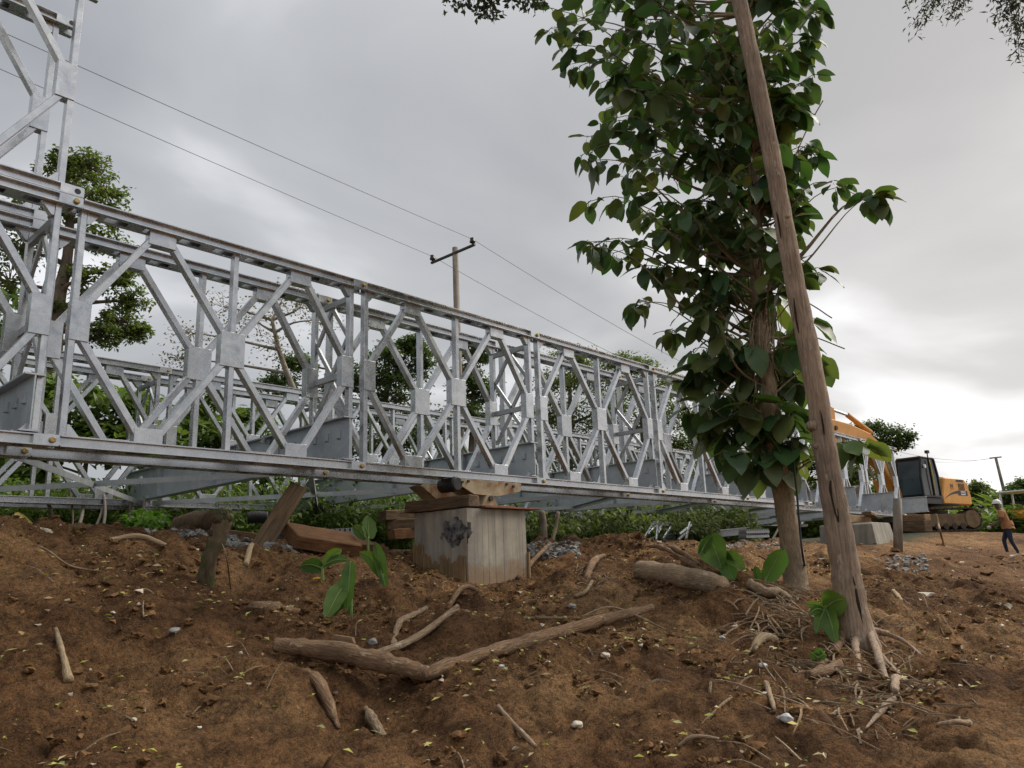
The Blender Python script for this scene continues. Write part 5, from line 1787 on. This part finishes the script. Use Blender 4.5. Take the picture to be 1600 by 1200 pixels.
# tracks stand turned a little differently from the house, as in the photo
trot = Matrix.Rotation(math.radians(-26), 4, 'Z')
for sy in (-1.2, 1.2):
    n = 40
    Lh, Rr = 1.45, 0.44
    loop = []
    for i in range(n):
        t = i / n * (4 * Lh + 2 * math.pi * Rr)
        if t < 2 * Lh:
            loop.append((-Lh + t, 2 * Rr, 0))
        elif t < 2 * Lh + math.pi * Rr:
            a = (t - 2 * Lh) / Rr
            loop.append((Lh + Rr * math.sin(a), Rr + Rr * math.cos(a), 0))
        elif t < 4 * Lh + math.pi * Rr:
            loop.append((Lh - (t - 2 * Lh - math.pi * Rr), 0, 0))
        else:
            a = (t - 4 * Lh - math.pi * Rr) / Rr
            loop.append((-Lh - Rr * math.sin(a), Rr - Rr * math.cos(a), 0))
    b = MB()
    for i in range(n):
        x0, z0, _ = loop[i]
        x1, z1, _ = loop[(i + 1) % n]
        a, c = Vector((x0, sy, z0)), Vector((x1, sy, z1))
        b.bar(trot @ a.lerp(c, 0.08), trot @ a.lerp(c, 0.92), 0.06, 0.58, trot.to_3x3() @ Vector((0, 1, 0)))
    tk = epart(b, 'track', M['mud_dark'])
    b = MB()
    b.prism([(-1.5, 0.16), (1.5, 0.16), (1.62, 0.40), (1.45, 0.66), (-1.45, 0.66), (-1.62, 0.40)], sy - 0.26, sy + 0.26, M=trot)
    epart(b, 'track_frame', M['mud'], tk, bevel=0.03)
    for wx in (-1.45, 1.45):
        b = MB()
        b.tube([trot @ Vector((wx, sy - 0.29, 0.44)), trot @ Vector((wx, sy + 0.29, 0.44))], 0.36, 18)
        epart(b, 'sprocket', M['mud'], tk)
    for wx in (-0.95, -0.55, -0.15, 0.25, 0.65, 1.0):
        b = MB()
        b.tube([trot @ Vector((wx, sy - 0.28, 0.17)), trot @ Vector((wx, sy + 0.28, 0.17))], 0.13, 12)
        epart(b, 'track_roller', M['mud_dark'], tk)
b = MB()
b.box(-0.9, 0.9, -0.95, 0.95, 0.45, 0.85)
b.cyl((0, 0, 0.80), (0, 0, 1.10), 0.62, 24)
epart(b, 'undercarriage', M['mud_dark'])
b = MB()
b.box(-1.5, 1.75, -1.22, 1.22, 1.06, 1.32)
epart(b, 'deck', M['cab_black'], bevel=0.02)
# engine house and counterweight
b = MB()
b.prism([(-2.75, 1.08), (0.02, 1.08), (0.02, 1.42), (-0.38, 2.20), (-2.30, 2.20), (-2.62, 1.95), (-2.80, 1.42)], -1.25, 1.25)
house = epart(b, 'engine_house', M['yellow'], bevel=0.05)
b = MB()
b.prism([(-2.10, 2.19), (-0.9, 2.19), (-0.95, 2.34), (-2.0, 2.34)], -0.9, 0.6)
epart(b, 'engine_hood', M['cab_black'], house, bevel=0.02)
for k in range(5):
    b = MB()
    x = -2.18 + k * 0.13
    b.box(x, x + 0.06, 1.252, 1.262, 1.70, 1.98)
    epart(b, 'vent_slot', M['cab_black'], house)
b = MB()
b.box(-2.15, -1.45, 1.252, 1.258, 2.04, 2.15)
epart(b, 'vent_grille', M['dark_steel'], house)
b = MB()                                           # sweeping dark stripe with a pale number field
for i in range(10):
    t0, t1 = i / 10, (i + 1) / 10
    z = lambda t: 1.30 + 0.24 * (1 - (1 - t) ** 2)
    h = lambda t: 0.02 + 0.10 * t
    xa, xb = -0.12 - 1.35 * t0, -0.12 - 1.35 * t1
    b.add([(xa, 1.2535, z(t0)), (xb, 1.2535, z(t1)), (xb, 1.2535, z(t1) + h(t1)), (xa, 1.2535, z(t0) + h(t0))], [(0, 1, 2, 3)])
b.box(-2.42, -1.46, 1.2515, 1.2545, 1.47, 1.68)
epart(b, 'stripe', M['cab_black'], house)
b = MB()
b.box(-2.20, -1.75, 1.2550, 1.2580, 1.50, 1.65)
pl = epart(b, 'number_plate', M['white'], house)
b = MB()
for k in range(4):
    b.box(-2.16 + k * 0.105, -2.09 + k * 0.105, 1.2585, 1.2595, 1.535, 1.615)
epart(b, 'plate_marks', M['dark_steel'], pl)
cu_ = bpy.data.curves.new('emblem', 'FONT')
cu_.body = 'M'
cu_.size = 0.36
cu_.extrude = 0.003
cu_.materials.append(M['cab_black'])
tmp = bpy.data.objects.new('emblem_tmp', cu_)
COL.objects.link(tmp)
dg = bpy.context.evaluated_depsgraph_get()
em = bpy.data.meshes.new_from_object(tmp.evaluated_get(dg))
bpy.data.objects.remove(tmp)
em.name = 'emblem'
eo = link('emblem', em, house, (-0.80, 1.2550, 1.70), (math.radians(90), 0, math.radians(180)))
# cab
CX0, CX1, CY0, CY1, CZ0, CZ1 = 0.10, 1.72, 0.22, 1.24, 1.33, 2.98
cab = link('cab', None, exc)
b = MB()
b.prism([(CX0 + .05, CZ0), (CX1 - 0.04, CZ0), (CX1 - 0.01, CZ0 + 0.75), (CX1 - 0.22, CZ1 - 0.10), (CX0 + 0.22, CZ1 - 0.10), (CX0 + 0.05, CZ0 + 0.9)], CY0 + 0.03, CY1 - 0.03)
epart(b, 'side_glass', M['glass_dark'], cab)
b = MB()
b.prism([(CX1 - 0.035, CZ0 + 0.12), (CX1 - 0.02, CZ0 + 0.12), (CX1 + 0.005, CZ0 + 0.75), (CX1 - 0.19, CZ1 - 0.17), (CX1 - 0.205, CZ1 - 0.17), (CX1 - 0.01, CZ0 + 0.75)], CY0 + 0.08, CY1 - 0.08)
epart(b, 'windscreen', M['glass_blue'], cab)
b = MB()
b.prism([(CX0 + 0.12, CZ1 - 0.10), (CX1 - 0.18, CZ1 - 0.10), (CX1 - 0.20, CZ1), (CX0 + 0.24, CZ1)], CY0, CY1)
epart(b, 'roof', M['cab_black'], cab, bevel=0.03)
for yy in (CY0 + 0.02, CY1 - 0.02):
    b = MB()
    for a, c in (((CX0 + .04, yy, CZ0), (CX0 + .06, yy, CZ0 + 0.9)), ((CX0 + .06, yy, CZ0 + 0.9), (CX0 + .24, yy, CZ1 - .08)), ((CX1 - .05, yy, CZ0), (CX1 - .01, yy, CZ0 + .75)), ((CX1 - .01, yy, CZ0 + .75), (CX1 - .23, yy, CZ1 - .08)), ((0.72, yy, CZ0), (0.76, yy, CZ1 - .08)), ((CX0 + .05, yy, CZ0 + .04), (CX1 - .05, yy, CZ0 + .04))):
        b.bar(a, c, 0.08, 0.06, Vector((0, 1, 0)))
    epart(b, 'frame', M['cab_black'], cab)
b = MB()
b.tube(smooth_path([(0.82, CY1 + 0.06, CZ0 + 0.05), (0.86, CY1 + 0.08, CZ0 + 0.8), (0.90, CY1 + 0.06, CZ1 - 0.15)], 4), 0.025, 8)
epart(b, 'hand_rail', M['tarp'], cab, True)
b = MB()
b.cyl((1.15, CY1 + 0.12, CZ1 - 0.1), (1.15, CY1 + 0.12, CZ1 + 0.12), 0.022, 6)
b.box(1.06, 1.24, CY1 + 0.06, CY1 + 0.18, CZ1 + 0.10, CZ1 + 0.22)
epart(b, 'mirror', M['cab_black'], cab)
b = MB()
b.cyl((1.35, CY1 + 0.0, CZ1 - 0.42), (1.35, CY1 + 0.06, CZ1 - 0.42), 0.08, 12)
epart(b, 'work_lamp', M['white'], cab)
# gooseneck boom, stick, bucket and rams
BT = Vector((5.9, -0.05, 4.05))
prof = [(0.75, 1.35), (1.35, 1.25), (2.35, 2.55), (3.35, 3.05), (5.95, 3.62), (6.15, 3.95), (5.95, 4.30), (4.6, 4.22), (3.0, 3.95), (2.2, 3.55), (1.45, 2.55)]
b = MB()
b.prism(prof, -0.33, 0.10)
boom = epart(b, 'boom', M['orange_boom'], bevel=0.04)
for (bx, bz) in ((2.75, 3.45), (2.2, 3.05), (5.75, 3.95)):
    b = MB()
    b.cyl((bx, -0.38, bz), (bx, 0.15, bz), 0.09, 12)
    epart(b, 'pivot_pin', M['dark_steel'], boom)
for yy in (-0.50, 0.27):
    b = MB()
    b.cyl((1.55, yy, 1.25), (2.05, yy, 2.15), 0.10, 12)
    b.cyl((2.05, yy, 2.15), (2.55, yy, 3.05), 0.055, 12, mi=1)
    b.build('boom_ram', [M['orange_boom'], M['galv']], exc)
b = MB()
b.cyl((2.6, -0.11, 4.05), (4.3, -0.11, 4.62), 0.10, 12)
b.cyl((4.3, -0.11, 4.62), (5.7, -0.11, 4.75), 0.055, 10, mi=1)
b.build('stick_ram', [M['orange_boom'], M['galv']], exc)
b = MB()
b.prism([(5.55, 4.75), (5.95, 4.85), (6.35, 4.05), (5.55, 1.55), (5.30, 1.55), (5.62, 3.6)], -0.28, 0.06)
stick_ = epart(b, 'stick', M['orange_boom'], bevel=0.03)
b = MB()
b.prism([(5.20, 1.75), (5.65, 1.60), (5.85, 1.15), (5.55, 0.62), (4.95, 0.45), (4.55, 0.70), (4.62, 0.80), (4.98, 0.72), (5.30, 0.92), (5.35, 1.30)], -0.65, 0.45)
epart(b, 'bucket', M['mud_dark'], bevel=0.02)

# ------------------------------------------------------------------ machine with a canopy at the right edge
mo = at(1606, 830, 50)
mach = thing('yellow_machine', 'small yellow machine with a canopy cut by the right edge behind the worker', 'machine', mo, (0, 0, ex_rot))
b = MB()
b.prism([(-1.6, 0.55), (1.6, 0.55), (1.7, 0.9), (1.2, 1.15), (-1.5, 1.15)], -0.7, 0.7)
b.build('body', M['yellow'], mach, bevel=0.04)
b = MB()
b.box(-0.9, 1.0, -0.8, 0.8, 2.05, 2.13)
b.build('canopy', M['white'], mach, bevel=0.02)
for px_ in (-0.8, 0.9):
    for py_ in (-0.7, 0.7):
        b = MB()
        b.box(px_ - .04, px_ + .04, py_ - .04, py_ + .04, 1.1, 2.05)
        b.build('canopy_post', M['white'], mach)
b = MB()
b.box(-0.4, 0.1, -0.3, 0.3, 1.15, 1.6)
b.build('seat', M['cab_black'], mach, bevel=0.04)
for px_ in (-1.15, 1.15):
    b = MB()
    b.cyl((px_, -0.72, 0.5), (px_, 0.72, 0.5), 0.5, 24)
    b.build('roller_drum', M['dark_steel'], mach)

# ------------------------------------------------------------------ the worker
wz = gp(1580, 869)
wd = 29.5
wb = at(1580, 869, wd)
wv = Vector((wb.x - CAM_LOC.x, wb.y - CAM_LOC.y, 0)).normalized()
wl_ = Vector((-wv.y, wv.x, 0))                       # picture-left = the way the worker walks
wang = math.atan2(wl_.y, wl_.x)
worker = thing('person', 'worker in a white helmet, rust-orange T-shirt and blue jeans walking left', 'person', wb, (0, 0, wang))
# local: x forward, y to the worker's left (towards the camera is +y here), z up
J = {  # joint: (x, y, z, rx, ry)
    'pelvis': (-0.05, 0, 0.90, .155, .125), 'belly': (-0.03, 0, 1.05, .150, .125), 'chest': (0.03, 0, 1.27, .165, .135), 'collar': (0.06, 0, 1.41, .115, .095), 'neck': (0.10, 0, 1.47, .058, .058), 'skull0': (0.135, 0, 1.545, .080, .075), 'skull': (0.15, 0, 1.63, .092, .082), 'crown': (0.145, 0, 1.70, .065, .06),
    'shL': (0.05, 0.18, 1.375, .074, .070), 'elL': (0.10, 0.25, 1.10, .045, .045), 'elL2': (0.12, 0.25, 1.06, .041, .041), 'wrL': (0.33, 0.17, 0.97, .030, .030), 'haL': (0.40, 0.15, 0.955, .036, .022),
    'shR': (0.05, -0.18, 1.375, .074, .070), 'elR': (0.13, -0.24, 1.11, .045, .045), 'wrR': (0.36, -0.15, 1.02, .030, .030), 'haR': (0.43, -0.13, 1.01, .036, .022),
    'hiL': (-0.05, 0.095, 0.84, .100, .098), 'knL': (-0.07, 0.11, 0.48, .068, .065), 'anL': (-0.21, 0.11, 0.10, .048, .046), 'toL': (-0.08, 0.12, 0.035, .040, .032),
    'hiR': (-0.03, -0.095, 0.84, .100, .098), 'knR': (0.12, -0.10, 0.50, .068, .065), 'anR': (0.08, -0.10, 0.10, .048, .046), 'toR': (0.20, -0.10, 0.035, .040, .032),
}
E_ = [('pelvis', 'belly'), ('belly', 'chest'), ('chest', 'collar'), ('collar', 'neck'), ('neck', 'skull0'), ('skull0', 'skull'), ('skull', 'crown'), ('collar', 'shL'), ('shL', 'elL'), ('elL', 'elL2'), ('elL2', 'wrL'), ('wrL', 'haL'), ('collar', 'shR'), ('shR', 'elR'), ('elR', 'wrR'), ('wrR', 'haR'),
      ('pelvis', 'hiL'), ('hiL', 'knL'), ('knL', 'anL'), ('anL', 'toL'), ('pelvis', 'hiR'), ('hiR', 'knR'), ('knR', 'anR'), ('anR', 'toR')]
# fingers
for sfx, s in (('L', 1), ('R', -1)):
    hx, hy, hz_ = J['ha' + sfx][:3]
    prev = 'ha' + sfx
    for k, (dy, l) in enumerate(((-.030, .055), (-.010, .065), (.010, .062), (.028, .050))):
        J['f%s%da' % (sfx, k)] = (hx + .045, hy + dy, hz_ - .005, .0095, .0095)
        J['f%s%db' % (sfx, k)] = (hx + .045 + l * .7, hy + dy, hz_ - .04, .008, .008)
        E_ += [(prev, 'f%s%da' % (sfx, k)), ('f%s%da' % (sfx, k), 'f%s%db' % (sfx, k))]
    J['t%s' % sfx] = (hx + .03, hy - s * .055, hz_ + .01, .010, .010)
    E_.append((prev, 't%s' % sfx))
keys = list(J)
me = bpy.data.meshes.new('body')
me.from_pydata([J[k][:3] for k in keys], [(keys.index(a), keys.index(c)) for a, c in E_], [])
tmp = bpy.data.objects.new('body_tmp', me)
COL.objects.link(tmp)
sm = tmp.modifiers.new('skin', 'SKIN')
sm.use_smooth_shade = True
for i, k in enumerate(keys):
    me.skin_vertices[0].data[i].radius = J[k][3:5]
    me.skin_vertices[0].data[i].use_root = (k == 'pelvis')
ss_ = tmp.modifiers.new('sub', 'SUBSURF')
ss_.levels = 2
ss_.render_levels = 2
dg = bpy.context.evaluated_depsgraph_get()
bm_ = bpy.data.meshes.new_from_object(tmp.evaluated_get(dg))
bpy.data.objects.remove(tmp)
bm_.name = 'body'
bm_.materials.clear()
for k in ('skin', 'shirt', 'jeans', 'litter_white', 'cab_black'):
    bm_.materials.append(M[k])
for f in bm_.polygons:
    c = f.center
    arm = abs(c.y) > 0.15 and c.x > 0.0 and c.z > 0.85
    if c.z < 0.085:
        f.material_index = 3
    elif c.z < 0.90 and not arm:
        f.material_index = 2
    elif c.z < 1.455 and not (arm and c.z < 1.19) and not (c.x > 0.24):
        f.material_index = 1
    else:
        f.material_index = 0
    f.use_smooth = True
link('body', bm_, worker)
# loose shirt hem over the hips
b = MB()
n = 18
for (z0, z1, r0, r1) in ((1.10, 0.96, 1.02, 1.12), (0.96, 0.85, 1.12, 1.20)):
    v0 = [(-0.035 + 0.155 * r0 * math.cos(6.2832 * i / n), 0.17 * r0 * math.sin(6.2832 * i / n), z0) for i in range(n)]
    v1 = [(-0.06 + 0.155 * r1 * math.cos(6.2832 * i / n), 0.17 * r1 * math.sin(6.2832 * i / n), z1 + 0.012 * math.sin(i * 2.1)) for i in range(n)]
    b.add(v0 + v1, [(i, (i + 1) % n, (i + 1) % n + n, i + n) for i in range(n)])
b.build('shirt_hem', M['shirt'], worker, True)
for s in (-1, 1):
    b = MB()
    b.tube([(0.05, s * 0.185, 1.385), (0.07, s * 0.225, 1.28), (0.085, s * 0.245, 1.20)], [0.078, 0.082, 0.080], 12, caps=False)
    b.build('sleeve', M['shirt'], worker, True)
# face
b = MB()
b.tube([(0.235, 0, 1.66), (0.262, 0, 1.605), (0.235, 0, 1.59)], [0.008, 0.018, 0.010], 8)
b.build('nose', M['skin'], worker, True)
for s in (-1, 1):
    b = MB()
    b.tube([(0.225, s * 0.034, 1.645), (0.240, s * 0.033, 1.645)], [0.014, 0.006], 8)
    b.build('eye', M['cab_black'], worker)
    b = MB()
    b.tube([(0.13, s * 0.078, 1.59), (0.125, s * 0.092, 1.625), (0.13, s * 0.08, 1.655)], [0.01, 0.02, 0.01], 7)
    b.build('ear', M['skin'], worker, True)
b = MB()
b.box(0.222, 0.238, -0.026, 0.026, 1.556, 1.564)
b.build('mouth', M['cab_black'], worker)
# helmet
b = MB()
n, rings = 20, 7
vs = []
for r in range(rings):
    a = math.pi / 2 * r / (rings - 1)
    for i in range(n):
        t = 6.2832 * i / n
        vs.append((0.135 + 0.132 * math.cos(a) * math.cos(t), 0.112 * math.cos(a) * math.sin(t), 1.665 + 0.125 * math.sin(a)))
fs = [(r * n + i, r * n + (i + 1) % n, (r + 1) * n + (i + 1) % n, (r + 1) * n + i) for r in range(rings - 1) for i in range(n)]
b.add(vs, fs)
brim = [(0.135 + (0.132 + (0.055 if math.cos(6.2832 * i / n) > 0.3 else 0.012)) * math.cos(6.2832 * i / n), 0.126 * math.sin(6.2832 * i / n), 1.655) for i in range(n)]
b.add(vs[:n] + brim, [(i, i + n, (i + 1) % n + n, (i + 1) % n) for i in range(n)])
hl = b.build('helmet', M['white'], worker, True)
hl.rotation_euler = (0, 0, 0)
b = MB()
b.box(0.40, 0.52, 0.06, 0.20, 0.86, 0.97)
gl = b.build('held_bottle', M['litter_white'], None, bevel=0.03)
gl.matrix_world = Matrix.Translation(wb) @ Matrix.Rotation(wang, 4, 'Z')
tag(gl, "crumpled clear-white bottle held in the worker's hand", 'bottle')

# ------------------------------------------------------------------ loose stones, clods, litter
rnd = random.Random(99)


def rock_template(seed, sub=1):
    bm = bmesh.new()
    bmesh.ops.create_icosphere(bm, subdivisions=sub, radius=1.0)
    for v in bm.verts:
        v.co *= 1 + 0.9 * mnoise.noise(v.co * 1.3 + Vector((seed * 7.1, 0, 0))) + 0.8 * mnoise.noise(v.co * 3.1 + Vector((0, seed * 3.7, 0)))
    vs = [v.co.copy() for v in bm.verts]
    fs = [tuple(v.index for v in f.verts) for f in bm.faces]
    bm.free()
    return vs, fs


def stone_template(seed):
    bm = bmesh.new()
    bmesh.ops.create_icosphere(bm, subdivisions=3, radius=1.0)
    for v in bm.verts:
        v.co *= 1 + 0.5 * mnoise.noise(v.co * 1.1 + Vector((seed * 5.3, 0, 0))) + 0.12 * mnoise.noise(v.co * 4 + Vector((0, seed, 0)))
    vs = [v.co.copy() for v in bm.verts]
    fs = [tuple(v.index for v in f.verts) for f in bm.faces]
    bm.free()
    return vs, fs


STONES = [stone_template(i) for i in range(5)]
ROCKS = [rock_template(i) for i in range(8)]
ROCKS2 = [rock_template(i + 20, 2) for i in range(6)]


def rocks(name, pts, m, smin, smax, lab, cat, flat=0.7, power=2.0, big=False, smooth=False, sink=0.25):
    """many small irregular lumps joined into one mesh"""
    rg = np.random.default_rng(len(pts) + int(smax * 1e4))
    V, F, off = [], [], 0
    n_ = len(pts)
    size = smin + (smax - smin) * rg.random(n_) ** power
    P_ = np.array([(q.x, q.y, q.z) for q in pts])
    pick = rg.integers(0, len(ROCKS), n_)
    for t in range(len(ROCKS) + (len(ROCKS2) if big else 0)):
        if t < len(ROCKS):
            sel = (pick == t) & ((size <= 0.55 * smax) | (not big))
            vs, fs = ROCKS[t]
        else:
            sel = (pick % len(ROCKS2) == t - len(ROCKS)) & (size > 0.55 * smax)
            vs, fs = ROCKS2[t - len(ROCKS)]
        k = int(sel.sum())
        if not k:
            continue
        v = np.array([tuple(q) for q in vs])
        f = np.array(fs)
        s_ = size[sel]
        a, b1 = rg.uniform(0, 6.28, k), rg.uniform(-.5, .5, k)
        sc = np.stack([s_ * rg.uniform(.7, 1.3, k), s_ * rg.uniform(.7, 1.3, k), s_ * flat * rg.uniform(.7, 1.3, k)], -1)
        w = v[None] * sc[:, None, :]
        y2 = w[..., 1] * np.cos(b1)[:, None] - w[..., 2] * np.sin(b1)[:, None]
        z2 = w[..., 1] * np.sin(b1)[:, None] + w[..., 2] * np.cos(b1)[:, None]
        x3 = w[..., 0] * np.cos(a)[:, None] - y2 * np.sin(a)[:, None]
        y3 = w[..., 0] * np.sin(a)[:, None] + y2 * np.cos(a)[:, None]
        o_ = np.stack([x3, y3, z2], -1) + P_[sel][:, None, :]
        o_[..., 2] += (s_ * (flat - sink) * 0.5)[:, None]
        V.append(o_.reshape(-1, 3))
        F.append((f[None] + (np.arange(k) * len(v))[:, None, None] + off).reshape(-1, 3))
        off += k * len(v)
    V, F = np.concatenate(V), np.concatenate(F)
    me = bpy.data.meshes.new(name)
    me.vertices.add(len(V))
    me.vertices.foreach_set('co', V.ravel())
    me.loops.add(F.size)
    me.loops.foreach_set('vertex_index', F.ravel().astype(np.int32))
    me.polygons.add(len(F))
    me.polygons.foreach_set('loop_start', np.arange(0, F.size, 3))
    me.polygons.foreach_set('use_smooth', np.full(len(F), bool(smooth)))
    me.materials.append(M[m])
    me.update(calc_edges=True)
    return tag(link(name, me), lab, cat, kind='stuff')


def field(n, x0, x1, y0, y1, ok=None):
    xs = np.array([rnd.uniform(x0, x1) for _ in range(n)])
    ys = np.array([rnd.uniform(y0, y1) for _ in range(n)])
    bz = base_z(xs, ys)
    out = []
    for x, y, z in zip(xs, ys, bz):
        if ok is None or ok(x, y):
            out.append(Vector((x, y, z + bumps(x, y))))
    return out


def patchy(x, y):
    return mnoise.noise(Vector((x * 1.1, y * 1.1, 5.0))) + 0.7 * mnoise.noise(Vector((x * 3.5, y * 3.5, 1.0))) > rnd.uniform(-0.2, 0.5)


rocks('soil_clods', field(70000, -3.4, 9.5, -5.5, 1.2, patchy), 'clod', 0.004, 0.034, 'crumbly brown soil clods strewn over the bank', 'soil', 0.7, 8.0, True, False, 0.55)
rocks('soil_clods', field(1500, 10, 24, -8, 1.0, patchy), 'clod', 0.02, 0.10, 'larger soil lumps on the slope at right', 'soil', 0.5, 5.0, True, False, 0.45)
rocks('pale_pebbles', field(2600, -3.5, 11, -5.5, 1.2, patchy), 'stone', 0.004, 0.024, 'pale pebbles and chips scattered over the soil', 'pebbles', 0.6, 2.2)
rocks('pale_pebbles', field(420, 8, 24, -8, 0.5, patchy), 'stone', 0.015, 0.07, 'pale stones on the slope at right', 'pebbles', 0.6, 2.5)
gpts = []
for (u0, u1, v0, v1, n, dm) in ((826, 905, 850, 872, 420, 9.5), (440, 470, 850, 856, 60, 8), (300, 430, 836, 850, 330, 8), (1120, 1230, 842, 862, 260, 9), (1385, 1450, 868, 892, 240, 10), (225, 300, 834, 842, 90, 8)):
    for _ in range(n):
        gpts.append(gp(rnd.uniform(u0, u1), rnd.uniform(v0, v1), 0.0, dm))
rocks('gravel', gpts, 'gravel', 0.012, 0.05, 'grey crushed stone spilled along the crest under the bridge', 'gravel', 0.7, 1.5)

# fallen leaves
mb = MB()
for q in field(3600, -3.4, 9.5, -5.5, 0.8, patchy) + field(900, -3.4, 4.5, -5.4, 0.5):
    a = rnd.uniform(0, 6.28)
    d = Vector((math.cos(a), math.sin(a), rnd.uniform(-.2, .4))).normalized()
    s = d.cross(Vector((rnd.uniform(-.5, .5), rnd.uniform(-.5, .5), 1))).normalized()
    L = rnd.uniform(0.025, 0.07)
    W = L * rnd.uniform(0.35, 0.55)
    z = Vector((0, 0, rnd.uniform(.002, .010)))
    c = q + Vector((0, 0, 0.024))
    mb.add([c, c + d * L * .5 - s * W / 2 + z, c + d * L, c + d * L * .5 + s * W / 2 + z], [(0, 1, 2), (0, 2, 3)])
tag(mb.build('leaf_litter', M['leaf_fallen'], None), 'small yellow-green fallen leaves scattered over the soil', 'leaves', kind='stuff')
# twigs and root fibres, thick round the leaning trunk
mb = MB()


def twig(q, L, r, sp=0.09):
    a = rnd.uniform(0, 6.28)
    d = Vector((math.cos(a), math.sin(a), 0))
    p0 = q - d * L / 2
    p2 = q + d * L / 2
    p0.z = ground_z(p0.x, p0.y) + 0.006
    p2.z = ground_z(p2.x, p2.y) + rnd.uniform(0.0, 0.05)
    p1 = (p0 + p2) / 2 + Vector((rnd.uniform(-sp, sp) * L, rnd.uniform(-sp, sp) * L, 0.012 + rnd.uniform(0, .1) * L))
    mb.tube(smooth_path([p0, p1, p2], 3), [r, r, r * .9, r * .9, r * .8, r * .7, r * .5], 4, caps=False)


for q in field(900, -3.4, 9, -5.5, 0.6, patchy):
    twig(q, rnd.uniform(0.05, 0.28), rnd.uniform(0.002, 0.006))
for _ in range(230):
    u, v = rnd.gauss(1330, 95), rnd.gauss(1030, 60)
    if 900 < v < 1190 and u < 1590:
        twig(gp(u, v), rnd.uniform(0.10, 0.5), rnd.uniform(0.003, 0.010))
for _ in range(120):
    twig(gp(rnd.gauss(1215, 40), rnd.gauss(955, 22)), rnd.uniform(0.10, 0.4), rnd.uniform(0.003, 0.010))
for _ in range(60):
    twig(gp(rnd.gauss(930, 22), rnd.gauss(905, 14)), rnd.uniform(0.06, 0.25), rnd.uniform(0.003, 0.007))
tag(mb.build('twig_litter', M['stick'], None), 'thin twigs and root fibres lying over the bank', 'twigs', kind='stuff')

# single stones that stand out
for (u, v, s, m, lab) in ((582, 992, 0.055, 'gravel', 'blue-grey stone above the crooked fallen log'), (784, 1052, 0.032, 'litter_white', 'small pale stone below the crooked fallen log'), (902, 1138, 0.045, 'stone', 'pale flat stone in the right foreground'),
                          (946, 1028, 0.05, 'stone', 'pale rough stone below the right arm of the crooked log'), (270, 1013, 0.045, 'gravel', 'grey flat stone in the left foreground'), (894, 956, 0.055, 'gravel', 'grey stone above the end of the crooked log'),
                          (1128, 990, 0.04, 'litter_white', 'white stone on the slope left of the leaning trunk'), (1193, 1052, 0.045, 'litter_white', 'crumpled white scrap on the slope below the leaning trunk'), (1230, 1140, 0.05, 'litter_white', 'white scrap at the bottom of the slope')):
    vs, fs = rnd.choice(STONES)
    mb = MB()
    s *= 0.72
    g = gp(u, v, 0.3 * s)
    mb.add([Vector((q.x * s, q.y * s, q.z * s * .6)) for q in vs], fs)
    o = mb.build('stone', M[m], None, True)
    o.location = g
    tag(o, lab, 'stone')
timber('wood_offcut', 'small squared wood offcut above the crooked fallen log', gp(521, 988, 0.03), gp(554, 994, 0.03), 0.05, 0.04, M['timber_pale'], 'wood piece')
